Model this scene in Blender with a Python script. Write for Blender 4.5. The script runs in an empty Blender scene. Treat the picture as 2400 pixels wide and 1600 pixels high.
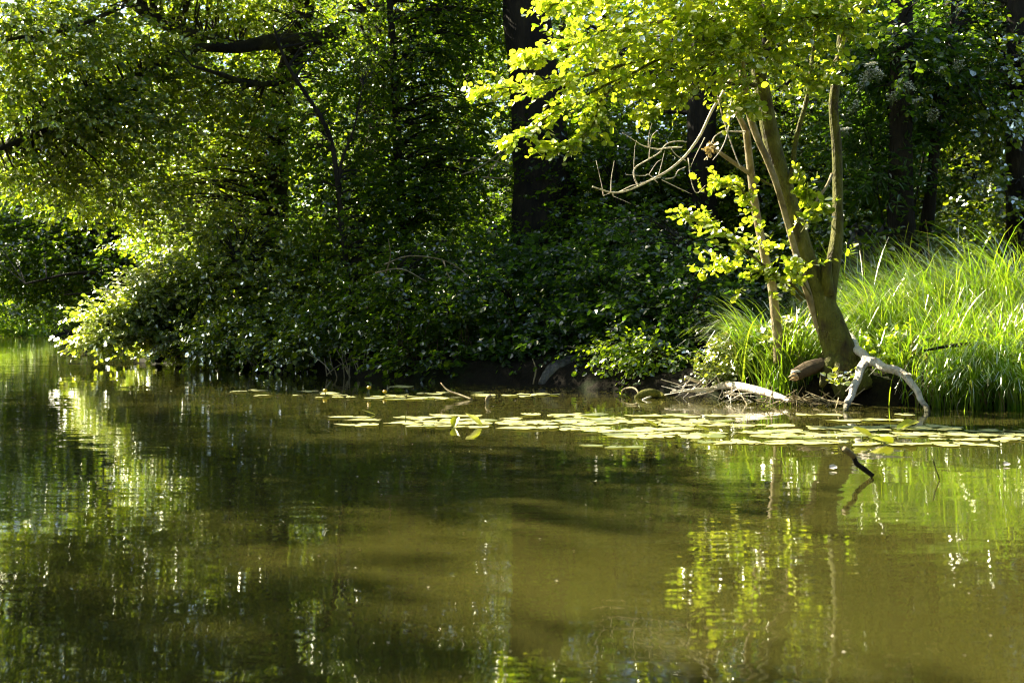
import bpy, math, numpy as np
from mathutils import Vector
S = bpy.context.scene
R = math.radians
rng = np.random.default_rng(7)

# ------------------------------------------------------------------ camera
CAM_H, F, HY = 1.1, 3000.0, 745.0          # eye height, focal length and horizon row (2400 x 1600 frame)
cam_d = bpy.data.cameras.new('camera'); cam = bpy.data.objects.new('camera', cam_d)
S.collection.objects.link(cam); S.camera = cam
cam_d.sensor_width = 36; cam_d.lens = 45; cam_d.shift_y = (HY - 800) / 2400
cam.location = (0, 0, CAM_H); cam.rotation_euler = (R(90), 0, 0)
cam_d.clip_start = .1; cam_d.clip_end = 2000
cam_d.dof.use_dof = True; cam_d.dof.focus_distance = 16.0; cam_d.dof.aperture_fstop = 3.2

# ------------------------------------------------------------------ light
SUN_AZ, SUN_EL = 54.0, 38.0                # degrees left of the view direction (+Y), height
sun_dir = Vector((-math.sin(R(SUN_AZ)) * math.cos(R(SUN_EL)), math.cos(R(SUN_AZ)) * math.cos(R(SUN_EL)), math.sin(R(SUN_EL))))
w = bpy.data.worlds.new('World'); S.world = w; w.use_nodes = True
nt = w.node_tree; bg = nt.nodes['Background']
sky = nt.nodes.new('ShaderNodeTexSky'); sky.sky_type = 'NISHITA'; sky.sun_disc = False
sky.sun_elevation = R(SUN_EL); sky.sun_rotation = R(-SUN_AZ)
nt.links.new(sky.outputs[0], bg.inputs[0]); bg.inputs[1].default_value = .05
sd = bpy.data.lights.new('sun', 'SUN'); sd.energy = 5.0; sd.angle = R(.5); sd.color = (1, .91, .70)
so = bpy.data.objects.new('sun', sd); S.collection.objects.link(so)
so.rotation_euler = sun_dir.to_track_quat('Z', 'Y').to_euler(); so.location = sun_dir * 60
S.view_settings.view_transform = 'Standard'; S.view_settings.look = 'None'
S.view_settings.gamma = 1; S.view_settings.use_curve_mapping = False
S.view_settings.exposure = 2.45
S.cycles.max_bounces = 8; S.cycles.diffuse_bounces = 3; S.cycles.glossy_bounces = 3
S.cycles.transmission_bounces = 4; S.cycles.transparent_max_bounces = 4
S.cycles.sample_clamp_indirect = 4.0
S.cycles.use_denoising = True; S.cycles.filter_width = 1.15

# ------------------------------------------------------------------ mesh helpers
def P(x, y, d):
    return np.array([(x - 1200) / F * d, d, CAM_H + (HY - y) / F * d])
def norm(v):
    return v / np.maximum(np.linalg.norm(v, axis=-1, keepdims=True), 1e-9)

class MB:
    def __init__(s): s.v = []; s.f = []; s.m = []; s.n = 0
    def add(s, v, f, mi=0):
        v = np.asarray(v, float).reshape(-1, 3); f = np.asarray(f)
        s.v.append(v); s.f.append(f + s.n); s.m.append(np.full(len(f), mi)); s.n += len(v)
    def build(s, name, mats, parent=None, smooth=False):
        me = bpy.data.meshes.new(name)
        V = np.concatenate(s.v)
        if parent is not None: V = V - np.array(parent['_o'])
        L = np.concatenate([f.ravel() for f in s.f]); T = np.concatenate([np.full(len(f), f.shape[1]) for f in s.f])
        me.vertices.add(len(V)); me.vertices.foreach_set('co', V.ravel().astype(np.float32))
        me.loops.add(len(L)); me.loops.foreach_set('vertex_index', L.astype(np.int32))
        me.polygons.add(len(T)); me.polygons.foreach_set('loop_start', (np.cumsum(T) - T).astype(np.int32))
        me.polygons.foreach_set('loop_total', T.astype(np.int32))
        if not isinstance(mats, (list, tuple)): mats = [mats]
        for m in mats: me.materials.append(m)
        me.polygons.foreach_set('material_index', np.concatenate(s.m).astype(np.int32))
        me.polygons.foreach_set('use_smooth', np.full(len(T), smooth))
        me.update(calc_edges=True); me.validate()
        o = bpy.data.objects.new(name, me); S.collection.objects.link(o)
        if parent is not None: o.parent = parent
        return o

def tag(o, label=None, cat=None, group=None, kind=None):
    if label: o['label'] = label
    if cat: o['category'] = cat
    if group: o['group'] = group
    if kind: o['kind'] = kind
    return o
roots = []
def thing(name, label, cat, base, group=None):
    o = bpy.data.objects.new(name, None); S.collection.objects.link(o)
    o.location = [float(c) for c in base]; o['_o'] = [float(c) for c in base]; o.empty_display_size = .1
    roots.append(o)
    return tag(o, label, cat, group)
def dup(root, loc, rz=0, sc=1.0, label=None, group=None):
    r = root.copy(); S.collection.objects.link(r); r.location = [float(c) for c in loc]; r.rotation_euler = (0, 0, rz); r.scale = (sc, sc, sc)
    if label: r['label'] = label
    if group: r['group'] = group
    for ch in list(root.children):
        c = ch.copy(); S.collection.objects.link(c); c.parent = r
        for g in list(ch.children):
            d = g.copy(); S.collection.objects.link(d); d.parent = c
    roots.append(r)
    return r

def smooth_path(pts, rad, sub=5):
    p = np.asarray(pts, float); r = np.asarray(rad, float) * np.ones(len(p))
    if len(p) < 3 or sub < 2:
        return p, r
    q = np.vstack([2 * p[0] - p[1], p, 2 * p[-1] - p[-2]]); out = []; ro = []
    for i in range(len(p) - 1):
        a, b, c, d = q[i:i + 4]
        for t in np.arange(sub) / sub:
            out.append(.5 * (2 * b + (c - a) * t + (2 * a - 5 * b + 4 * c - d) * t * t + (3 * b - a - 3 * c + d) * t ** 3))
            ro.append(r[i] * (1 - t) + r[i + 1] * t)
    out.append(p[-1]); ro.append(r[-1])
    return np.array(out), np.array(ro)

def tube(mb, pts, rad, sides=8, sub=5, rough=0.0, mi=0, cap=True, seed=None):
    p, r = smooth_path(pts, rad, sub)
    n = len(p); t = norm(np.gradient(p, axis=0))
    u = np.cross(t[0], [.3, .9, .1]); u = u / np.linalg.norm(u); U = [u]
    for i in range(1, n):
        u = U[-1] - t[i] * np.dot(U[-1], t[i]); U.append(u / np.linalg.norm(u))
    U = np.array(U); W = np.cross(t, U)
    a = np.arange(sides) * 2 * math.pi / sides
    rr = r[:, None] * np.ones((1, sides))
    if rough:
        g = np.random.default_rng(seed if seed is not None else int(abs(p[0, 0]) * 1000) % 9999)
        k = g.uniform(.5, 1.6, 3); ph = g.uniform(0, 6, 6)
        arc = np.concatenate([[0], np.cumsum(np.linalg.norm(np.diff(p, axis=0), axis=1))])[:, None]
        rr = rr * (1 + rough * (np.sin(2 * a[None] + ph[0] + arc * k[0]) * .6 + np.sin(3 * a[None] + ph[1] - arc * 2.1 * k[1]) * .45 + np.sin(5 * a[None] + ph[2] + arc * 4 * k[2]) * .3 + np.sin(arc * 5 + ph[3]) * .25) + g.normal(0, rough * .18, rr.shape))
    V = p[:, None] + U[:, None] * (np.cos(a)[None, :, None] * rr[..., None]) + W[:, None] * (np.sin(a)[None, :, None] * rr[..., None])
    i = np.arange(n - 1)[:, None] * sides; j = np.arange(sides)[None]; k = (j + 1) % sides
    Fq = np.stack([i + j, i + k, i + sides + k, i + sides + j], -1).reshape(-1, 4)
    V = V.reshape(-1, 3); tris = []
    if cap:
        V = np.vstack([V, p[0], p[-1]]); c0, c1 = n * sides, n * sides + 1
        jj = np.arange(sides); kk = (jj + 1) % sides
        T0 = np.stack([np.full(sides, c0), kk, jj], -1); T1 = np.stack([np.full(sides, c1), (n - 1) * sides + jj, (n - 1) * sides + kk], -1)
        b = mb.n; mb.add(V, Fq, mi)
        T = np.vstack([T0, T1]) + b
        mb.f.append(T); mb.m.append(np.full(len(T), mi))
    else:
        mb.add(V, Fq, mi)

def twig_tubes(mb, a, b, r0, r1, mi=0):          # many straight three-sided twigs at once
    n = len(a); t = norm(b - a); u = norm(np.cross(t, np.array([.31, .2, .93]))); wv = np.cross(t, u)
    V = np.zeros((n, 6, 3))
    for k in range(3):
        c, s_ = math.cos(k * 2.094), math.sin(k * 2.094)
        V[:, k] = a + (u * c + wv * s_) * r0; V[:, 3 + k] = b + (u * c + wv * s_) * r1
    f = np.array([[0, 1, 4, 3], [1, 2, 5, 4], [2, 0, 3, 5]])
    mb.add(V.reshape(-1, 3), (np.arange(n)[:, None, None] * 6 + f[None]).reshape(-1, 4), mi)

LEAF = {
 'ovate': (np.array([[0, 0, 0], [-.36, .30, .10], [-.34, .72, .07], [0, 1, -.06], [.34, .72, .07], [.36, .30, .10]]), np.array([[0, 1, 2, 3], [0, 3, 4, 5]])),
 'round': (np.array([[0, 0, 0], [-.30, .22, .08], [-.44, .58, .10], [-.24, .92, .04], [0, 1, 0], [.24, .92, .04], [.44, .58, .10], [.30, .22, .08]]), np.array([[0, 1, 2, 3], [0, 3, 4, 4], [0, 4, 5, 5], [0, 5, 6, 7]])),
 'small': (np.array([[0, 0, 0], [-.33, .5, .05], [0, 1, 0], [.33, .5, .05]]), np.array([[0, 1, 2, 3]])),
 'lance': (np.array([[0, 0, 0], [-.17, .35, .05], [-.13, .7, .02], [0, 1, -.1], [.13, .7, .02], [.17, .35, .05]]), np.array([[0, 1, 2, 3], [0, 3, 4, 5]])),
}
LEAF['round'] = (LEAF['round'][0], np.array([[0, 1, 2, 3], [0, 3, 4, 5], [0, 5, 6, 7]]))
def leaves(mb, pos, axis, nrm, L, kind='ovate', mi=0):
    T, f = LEAF[kind]; k = len(T); n = len(pos)
    axis = norm(axis); side = norm(np.cross(axis, nrm)); nr = np.cross(side, axis)
    L = np.broadcast_to(np.asarray(L, float), (n,))[:, None, None]
    V = pos[:, None] + L * (side[:, None] * T[None, :, 0:1] + axis[:, None] * T[None, :, 1:2] + nr[:, None] * T[None, :, 2:3])
    mb.add(V.reshape(-1, 3), (np.arange(n)[:, None, None] * k + f[None]).reshape(-1, 4), mi)

def sprays(mb, pos, dirs, length, k, L, kind='ovate', tilt=.55, droop=.25, twig_r=.004, g=rng, twigs=True, mi=0, tmi=1, face=.2):
    """leafy twigs: k alternate leaves along each; leaves face up with a random tilt"""
    n = len(pos); dirs = norm(dirs); length = np.broadcast_to(np.asarray(length, float), (n,))
    end = pos + dirs * length[:, None] + np.array([0, 0, -1]) * (length * .12)[:, None]
    if twigs: twig_tubes(mb, pos, end, twig_r, twig_r * .4, tmi)
    t = (np.arange(k) + g.uniform(.1, .9, (n, k))) / k
    p = pos[:, None] + (end - pos)[:, None] * t[..., None]
    lat = norm(np.cross(dirs, np.array([0, 0, 1.]) + g.normal(0, .25, (n, 3))))
    sgn = np.where(np.arange(k) % 2 == 0, 1, -1)[None, :, None]
    ax = dirs[:, None] * .7 + lat[:, None] * sgn * g.uniform(.5, 1.1, (n, k, 1)) + g.normal(0, .28, (n, k, 3)) + np.array([0, 0, -droop])
    nr = np.array([0, 0, 1.]) * (1 - face) + np.array(sun_dir) * [1.25, 1.25, .9] * face + g.normal(0, tilt, (n, k, 3))   # leaves turn towards the light
    leaves(mb, p.reshape(-1, 3), ax.reshape(-1, 3), nr.reshape(-1, 3), (L * np.clip(g.normal(.88, .24, (n, k)), .3, 1.35)).ravel(), kind, mi)

def blob_points(g, c, r, n):
    """random points in an ellipsoid, somewhat denser towards its shell"""
    v = norm(g.normal(0, 1, (n, 3))); u = g.uniform(0, 1, (n, 1)) ** (1 / 2.2)
    return np.asarray(c) + v * u * np.asarray(r)

# ------------------------------------------------------------------ materials
def mat(name):
    m = bpy.data.materials.new(name); m.use_nodes = True; n = m.node_tree.nodes; n.clear()
    o = n.new('ShaderNodeOutputMaterial'); return m, n, m.node_tree.links, o
def noise(n, l, scale, detail=4, vec=None, mapping=None, rough=.55):
    t = n.new('ShaderNodeTexNoise'); t.inputs['Scale'].default_value = scale; t.inputs['Detail'].default_value = detail; t.inputs['Roughness'].default_value = rough
    c = n.new('ShaderNodeTexCoord')
    if mapping:
        mp = n.new('ShaderNodeMapping'); mp.inputs['Scale'].default_value = mapping; l.new(c.outputs['Object'], mp.inputs[0]); l.new(mp.outputs[0], t.inputs[0])
    else: l.new(c.outputs['Object'], t.inputs[0])
    return t
def ramp(n, l, src, stops):
    r = n.new('ShaderNodeValToRGB'); e = r.color_ramp.elements
    while len(e) < len(stops): e.new(.5)
    for el, (p, c) in zip(e, stops): el.position = p; el.color = (*c, 1)
    l.new(src, r.inputs[0]); return r
def leaf_mat(name, ca, cb, ta, tb, trans=.5, gloss=.25, rough=.32):
    """ca/cb reflected colours, ta/tb colours of light passing through; varied leaf by leaf"""
    m, n, l, o = mat(name)
    geo = n.new('ShaderNodeNewGeometry')
    r1 = ramp(n, l, geo.outputs['Random Per Island'], [(0, ca), (1, cb)]); r2 = ramp(n, l, geo.outputs['Random Per Island'], [(0, ta), (1, tb)])
    d = n.new('ShaderNodeBsdfDiffuse'); t = n.new('ShaderNodeBsdfTranslucent'); gl = n.new('ShaderNodeBsdfGlossy')
    l.new(r1.outputs[0], d.inputs[0]); l.new(r2.outputs[0], t.inputs[0]); gl.inputs['Roughness'].default_value = rough; gl.inputs[0].default_value = (.95, .95, .82, 1)
    mx = n.new('ShaderNodeMixShader'); mx.inputs[0].default_value = trans; l.new(d.outputs[0], mx.inputs[1]); l.new(t.outputs[0], mx.inputs[2])
    lw = n.new('ShaderNodeFresnel'); lw.inputs[0].default_value = 1.42
    mu = n.new('ShaderNodeMath'); mu.operation = 'MULTIPLY'; mu.inputs[1].default_value = gloss * 4; l.new(lw.outputs[0], mu.inputs[0]); mu.use_clamp = True
    m2 = n.new('ShaderNodeMixShader'); l.new(mu.outputs[0], m2.inputs[0]); l.new(mx.outputs[0], m2.inputs[1]); l.new(gl.outputs[0], m2.inputs[2])
    l.new(m2.outputs[0], o.inputs[0]); return m
def bark_mat(name, stops, scale=6, stretch=(1, 1, .25), bump=.5, rough=.85, dist=.02):
    m, n, l, o = mat(name); b = n.new('ShaderNodeBsdfPrincipled'); b.inputs['Roughness'].default_value = rough; b.inputs['Specular IOR Level'].default_value = .25
    t = noise(n, l, scale, 7, mapping=stretch, rough=.65); t2 = noise(n, l, scale * .35, 3)
    mx = n.new('ShaderNodeMath'); mx.operation = 'ADD'; l.new(t.outputs[0], mx.inputs[0]); l.new(t2.outputs[0], mx.inputs[1])
    hf = n.new('ShaderNodeMath'); hf.operation = 'MULTIPLY'; hf.inputs[1].default_value = .5; l.new(mx.outputs[0], hf.inputs[0])
    r = ramp(n, l, hf.outputs[0], stops); l.new(r.outputs[0], b.inputs['Base Color'])
    t3 = noise(n, l, scale * 4, 5, mapping=stretch)
    bp = n.new('ShaderNodeBump'); bp.inputs['Strength'].default_value = bump; bp.inputs['Distance'].default_value = dist; l.new(t3.outputs[0], bp.inputs['Height']); l.new(bp.outputs[0], b.inputs['Normal'])
    l.new(b.outputs[0], o.inputs[0]); return m

M = {}
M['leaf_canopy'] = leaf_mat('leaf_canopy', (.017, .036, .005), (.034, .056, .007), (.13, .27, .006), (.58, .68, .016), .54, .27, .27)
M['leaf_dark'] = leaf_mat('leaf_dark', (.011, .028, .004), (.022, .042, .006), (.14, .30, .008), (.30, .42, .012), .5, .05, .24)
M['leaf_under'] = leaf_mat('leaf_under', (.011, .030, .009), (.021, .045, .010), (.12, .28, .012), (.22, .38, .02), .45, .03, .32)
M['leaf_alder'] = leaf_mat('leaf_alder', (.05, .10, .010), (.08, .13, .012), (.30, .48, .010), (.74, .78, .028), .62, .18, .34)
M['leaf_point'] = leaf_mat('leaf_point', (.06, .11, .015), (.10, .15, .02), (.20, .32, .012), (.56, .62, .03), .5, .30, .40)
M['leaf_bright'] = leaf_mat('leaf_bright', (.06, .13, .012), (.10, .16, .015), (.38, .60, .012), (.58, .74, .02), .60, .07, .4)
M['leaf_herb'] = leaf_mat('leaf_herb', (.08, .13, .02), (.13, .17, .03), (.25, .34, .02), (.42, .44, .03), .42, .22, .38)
M['grass'] = leaf_mat('grass', (.05, .115, .010), (.10, .15, .018), (.20, .42, .008), (.46, .60, .02), .55, .13, .34)
M['dry_grass'] = leaf_mat('dry_grass', (.26, .20, .08), (.38, .30, .14), (.25, .18, .05), (.35, .25, .08), .35, .06, .5)
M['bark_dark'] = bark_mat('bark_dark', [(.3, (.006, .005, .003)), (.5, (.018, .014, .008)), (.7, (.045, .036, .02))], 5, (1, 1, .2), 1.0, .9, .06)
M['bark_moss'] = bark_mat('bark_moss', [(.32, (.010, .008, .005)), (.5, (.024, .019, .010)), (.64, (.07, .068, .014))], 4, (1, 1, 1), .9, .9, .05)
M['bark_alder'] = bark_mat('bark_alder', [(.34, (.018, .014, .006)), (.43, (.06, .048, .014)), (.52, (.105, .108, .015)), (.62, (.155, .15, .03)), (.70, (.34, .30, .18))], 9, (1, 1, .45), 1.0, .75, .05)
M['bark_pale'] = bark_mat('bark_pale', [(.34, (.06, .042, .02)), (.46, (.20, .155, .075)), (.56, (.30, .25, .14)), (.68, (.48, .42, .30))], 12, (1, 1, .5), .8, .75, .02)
M['wood_white'] = bark_mat('wood_white', [(.34, (.07, .05, .03)), (.40, (.30, .23, .15)), (.46, (.66, .58, .46)), (.7, (.80, .74, .62))], 7, (1, 1, 1), .9, .75, .04)
M['wood_bare'] = bark_mat('wood_bare', [(.34, (.06, .045, .03)), (.40, (.22, .17, .11)), (.45, (.58, .50, .39)), (.60, (.76, .69, .57)), (.72, (.80, .74, .63))], 9, (1, 1, .7), 1.0, .8, .05)
def wet_foot(m, z0=.04, z1=.13):
    n, l = m.node_tree.nodes, m.node_tree.links; b = next(x for x in n if x.type == 'BSDF_PRINCIPLED'); src = b.inputs['Base Color'].links[0].from_socket
    g = n.new('ShaderNodeNewGeometry'); sx = n.new('ShaderNodeSeparateXYZ'); l.new(g.outputs['Position'], sx.inputs[0]); t = n.new('ShaderNodeTexNoise'); t.inputs['Scale'].default_value = 14; l.new(g.outputs['Position'], t.inputs[0])
    ma = n.new('ShaderNodeMath'); ma.operation = 'MULTIPLY_ADD'; ma.inputs[1].default_value = -.10; l.new(t.outputs[0], ma.inputs[0]); l.new(sx.outputs[2], ma.inputs[2])
    mr = n.new('ShaderNodeMapRange'); mr.inputs[1].default_value = z0 - .05; mr.inputs[2].default_value = z1 - .05; l.new(ma.outputs[0], mr.inputs[0])
    mx = n.new('ShaderNodeMixRGB'); mx.inputs[1].default_value = (.045, .045, .018, 1); l.new(mr.outputs[0], mx.inputs[0]); l.new(src, mx.inputs[2]); l.new(mx.outputs[0], b.inputs['Base Color'])
wet_foot(M['wood_bare'])
M['wood_brown'] = bark_mat('wood_brown', [(.3, (.025, .017, .009)), (.5, (.07, .048, .024)), (.7, (.14, .10, .05))], 9, (1, 1, 1), .6)
M['wood_cut'] = bark_mat('wood_cut', [(.3, (.30, .19, .09)), (.6, (.50, .36, .20))], 14, (1, 1, 1), .3)
M['wood_grey'] = bark_mat('wood_grey', [(.38, (.02, .02, .018)), (.5, (.09, .088, .08)), (.62, (.16, .155, .14))], 10, (1, 1, .25), .9, .9, .04)
M['moss'] = bark_mat('moss', [(.35, (.03, .024, .012)), (.5, (.10, .10, .015)), (.65, (.22, .19, .02))], 9, (1, 1, 1), .8, .95)

def ground_mat():
    m, n, l, o = mat('forest_soil'); b = n.new('ShaderNodeBsdfPrincipled'); b.inputs['Roughness'].default_value = .95; b.inputs['Specular IOR Level'].default_value = .1
    t = noise(n, l, 1.2, 9, rough=.7); r = ramp(n, l, t.outputs[0], [(.3, (.005, .004, .0025)), (.5, (.014, .011, .006)), (.6, (.014, .020, .006)), (.75, (.03, .024, .012))])
    l.new(r.outputs[0], b.inputs['Base Color']); t2 = noise(n, l, 14, 6)
    bp = n.new('ShaderNodeBump'); bp.inputs['Strength'].default_value = .8; bp.inputs['Distance'].default_value = .06; l.new(t2.outputs[0], bp.inputs['Height']); l.new(bp.outputs[0], b.inputs['Normal'])
    l.new(b.outputs[0], o.inputs[0]); return m
M['soil'] = ground_mat()

def water_mat():
    m, n, l, o = mat('murky_water'); b = n.new('ShaderNodeBsdfPrincipled')
    b.inputs['Roughness'].default_value = .012; b.inputs['IOR'].default_value = 1.333
    b.subsurface_method = 'BURLEY'; b.inputs['Subsurface Weight'].default_value = 1; b.inputs['Subsurface Radius'].default_value = (1, .9, .6); b.inputs['Subsurface Scale'].default_value = .25
    t = noise(n, l, .35, 3); r = ramp(n, l, t.outputs[0], [(.3, (.033, .0315, .0065)), (.7, (.041, .039, .008))]); l.new(r.outputs[0], b.inputs['Base Color'])
    def wob(scale, mapping, amp, detail=2):
        t = noise(n, l, scale, detail, mapping=mapping, rough=.5)
        s = n.new('ShaderNodeVectorMath'); s.operation = 'SUBTRACT'; s.inputs[1].default_value = (.5, .5, .5); l.new(t.outputs['Color'], s.inputs[0])
        k = n.new('ShaderNodeVectorMath'); k.operation = 'MULTIPLY'; k.inputs[1].default_value = amp; l.new(s.outputs[0], k.inputs[0]); return k
    a = wob(1, (2.6, 11, 1), (.030, .075, 0), 3); c = wob(1, (.7, 1.6, 1), (.008, .022, 0), 2); f = wob(1, (14, 34, 1), (.010, .028, 0), 1)
    pm = noise(n, l, .22, 2); pr = ramp(n, l, pm.outputs[0], [(.38, (.35, .35, .35)), (.62, (1, 1, 1))])
    ad = n.new('ShaderNodeVectorMath'); l.new(a.outputs[0], ad.inputs[0]); l.new(f.outputs[0], ad.inputs[1])
    am = n.new('ShaderNodeVectorMath'); am.operation = 'MULTIPLY'; l.new(ad.outputs[0], am.inputs[0]); l.new(pr.outputs[0], am.inputs[1])
    a2 = n.new('ShaderNodeVectorMath'); l.new(am.outputs[0], a2.inputs[0]); l.new(c.outputs[0], a2.inputs[1])
    g = n.new('ShaderNodeNewGeometry'); a3 = n.new('ShaderNodeVectorMath'); l.new(a2.outputs[0], a3.inputs[0]); l.new(g.outputs['Normal'], a3.inputs[1])
    nn = n.new('ShaderNodeVectorMath'); nn.operation = 'NORMALIZE'; l.new(a3.outputs[0], nn.inputs[0]); l.new(nn.outputs[0], b.inputs['Normal'])
    l.new(b.outputs[0], o.inputs[0]); return m
M['water'] = water_mat()

def simple(name, col, rough=.5, col2=None, scale=20, sub=0):
    m, n, l, o = mat(name); b = n.new('ShaderNodeBsdfPrincipled'); b.inputs['Roughness'].default_value = rough
    t = noise(n, l, scale, 4); r = ramp(n, l, t.outputs[0], [(.3, col), (.7, col2 or tuple(c * .75 for c in col))]); l.new(r.outputs[0], b.inputs['Base Color'])
    l.new(b.outputs[0], o.inputs[0]); return m
M['petal'] = simple('petal', (.75, .52, .01), .45, (.65, .42, .01))
M['flower_stalk'] = simple('flower_stalk', (.08, .11, .02), .5)
M['elder_flower'] = simple('elder_flower', (.75, .74, .58), .7, (.60, .60, .46))
M['pad'] = leaf_mat('pad', (.34, .36, .08), (.56, .53, .24), (.30, .34, .02), (.4, .4, .03), .10, .05, .45)
def blotch(m, col, scale, lo, hi):
    n, l = m.node_tree.nodes, m.node_tree.links
    for b in [x for x in n if x.type in ('BSDF_DIFFUSE', 'BSDF_TRANSLUCENT')]:
        src = b.inputs[0].links[0].from_socket; g = n.new('ShaderNodeNewGeometry'); t = n.new('ShaderNodeTexNoise'); t.inputs['Scale'].default_value = scale; t.inputs['Detail'].default_value = 5; l.new(g.outputs['Position'], t.inputs[0])
        r = ramp(n, l, t.outputs[0], [(lo, (0, 0, 0)), (hi, (1, 1, 1))]); mx = n.new('ShaderNodeMixRGB'); l.new(r.outputs[0], mx.inputs[0]); l.new(src, mx.inputs[1]); mx.inputs[2].default_value = (*col, 1); l.new(mx.outputs[0], b.inputs[0])
blotch(M['pad'], (.16, .15, .03), 9, .50, .66); blotch(M['pad'], (.14, .08, .025), 30, .62, .68); blotch(M['dry_grass'], (.14, .10, .05), 3, .45, .6); blotch(M['grass'], (.24, .22, .07), 2.5, .58, .74)
M['pad_green'] = leaf_mat('pad_green', (.10, .16, .012), (.17, .21, .02), (.34, .42, .01), (.46, .48, .015), .5, .16, .4)

# ------------------------------------------------------------------ terrain and water
CREEK = np.array([(40, 4), (24, 9.5), (14, 12.6), (9, 14.2), (6.1, 15.4), (3.85, 16.6), (2.4, 18.0), (.7, 20.4), (-2.3, 22.8), (-5.7, 28.2), (-8.6, 33.0), (-10.4, 36.5),
  (-12.6, 42), (-13, 52), (-10, 64), (-2, 76), (8, 84), (8, 92), (-8, 90), (-20, 86), (-33, 81), (-31, 68), (-26, 54), (-21, 42), (-16, 30), (-12, 19), (-9.5, 9), (-7, 2.5), (-2, .9), (8, .6), (25, .2), (40, -1)], float)
def creek_sd(X, Y):
    """signed distance to the creek outline, positive on land"""
    p = np.stack([X, Y], -1); A = CREEK; B = np.roll(CREEK, -1, 0)
    best = np.full(X.shape, 1e9); inside = np.zeros(X.shape, bool)
    for a, b in zip(A, B):
        e = b - a; wv = p - a; t = np.clip((wv @ e) / (e @ e), 0, 1)
        best = np.minimum(best, np.linalg.norm(wv - t[..., None] * e, axis=-1))
        c1 = (a[1] > Y) != (b[1] > Y)
        with np.errstate(divide='ignore', invalid='ignore'): xx = (b[0] - a[0]) * (Y - a[1]) / (b[1] - a[1] + 1e-12) + a[0]
        inside ^= c1 & (X < xx)
    return np.where(inside, -best, best)
def ground_z(X, Y):
    X = np.asarray(X, float); Y = np.asarray(Y, float); d = creek_sd(X, Y)
    wob = .10 * np.sin(X * 1.7 + Y * .9) * np.sin(Y * 1.3 - X * .6) + .06 * np.sin(X * 4.1 + 1) * np.sin(Y * 3.7) + .03 * np.sin(X * 9.7 + Y * 3) * np.sin(Y * 8.3)
    near = Y < 3
    bank = .36 * (1 - np.exp(-np.maximum(d, 0) / .14)) + np.minimum(np.maximum(d - .3, 0) * .13, 2.2) + .35 * np.sin(np.maximum(d, 0) * .2) * np.sin(X * .15)
    bank = np.where(near, .1 + .0 * bank, bank)
    return np.where(d > 0, bank + wob * np.clip(d / .6, .15, 1), np.maximum(d * .9, -1.2) - .03)
def gz(x, y): return float(ground_z(np.array([x]), np.array([y]))[0])
def build_ground():
    xs = np.concatenate([-np.geomspace(320, 37, 14), np.arange(-36, -12, .6), np.arange(-12, 12, .22), np.arange(12, 40, .6), np.geomspace(41, 320, 14)])
    ys = np.concatenate([-np.geomspace(320, 12, 10), np.arange(-10, 12, .6), np.arange(12, 40, .22), np.arange(40, 100, .7), np.geomspace(101, 420, 14)])
    X, Y = np.meshgrid(xs, ys); Z = ground_z(X, Y); ny, nx = X.shape
    i = np.arange(ny - 1)[:, None] * nx; j = np.arange(nx - 1)[None]
    mb = MB(); mb.add(np.stack([X, Y, Z], -1).reshape(-1, 3), np.stack([i + j, i + j + 1, i + nx + j + 1, i + nx + j], -1).reshape(-1, 4))
    tag(mb.build('ground', M['soil'], smooth=True), kind='structure')
build_ground()
mb = MB(); mb.add([(-60, -8, 0), (60, -8, 0), (60, 110, 0), (-60, 110, 0)], [[0, 1, 2, 3]]); tag(mb.build('water', M['water']), kind='structure')

# ------------------------------------------------------------------ trees and shrubs
def nearest_on(paths, q):
    best = None
    for p, r in paths:
        d = np.linalg.norm(p - q, axis=1) + np.maximum(p[:, 2] - q[2], 0) * .8; i = int(np.argmin(d))
        if best is None or d[i] < best[0]: best = (d[i], p[i], r[i])
    return best
def limb(mb, a, ra, b, g, r1=.008, sag=.12, sides=5):
    mid = (a + b) / 2 + g.normal(0, .05, 3) * np.linalg.norm(b - a) + np.array([0, 0, sag * np.linalg.norm(b - a)])
    tube(mb, [a, mid, b], [ra, (ra + r1) * .5, r1], sides, 3, cap=False)

def tree(name, label, cat, base, trunks, blobs, leaf, bark, L=.09, kind='ovate', k=9, spray=.5, seed=1, group=None, trunk_name='trunk', sides=10,
         tilt=.55, droop=.25, limb_r=.035, rough=.08, limbs=True, out=.6, extra=(), clump=.55, twigs=True):
    """trunks: (points, radii); blobs: (centre, radii, clumps, sprays per clump)"""
    g = np.random.default_rng(seed)
    root = thing(name, label, cat, base, group)
    paths = []; mbs = []
    for pts, rad in trunks:
        m_ = MB(); tube(m_, pts, rad, sides, 5, rough, seed=seed); paths.append(smooth_path(pts, rad, 5)); mbs.append(m_)
    cr = MB()
    for c, r, nc, ns in blobs:
        c = np.asarray(c, float); r = np.asarray(r, float) * np.ones(3)
        cc = blob_points(g, c, r, nc)
        for q in cc:
            if limbs and paths:
                _, a, ra = nearest_on(paths, q)
                ip = min(range(len(paths)), key=lambda i_: np.min(np.linalg.norm(paths[i_][0] - a, axis=1)))
                limb(mbs[ip], a, min(ra * .6, limb_r), q, g)
        pos = np.repeat(cc, ns, 0) + g.normal(0, clump * .6, (nc * ns, 3)) * np.array([1.35, 1.35, .38])
        dirs = norm(pos - c) * out + norm(pos - np.repeat(cc, ns, 0)) * .6 + g.normal(0, .45, (nc * ns, 3)) + np.array([0, 0, -.12])
        sprays(cr, pos, dirs, spray * g.uniform(.6, 1.2, nc * ns), k, L, kind, tilt, droop, g=g, twigs=twigs)
    for m_ in mbs: m_.build(trunk_name, bark, root, True)
    if cr.n: cr.build('crown', [leaf, bark], root)
    return root
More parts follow.
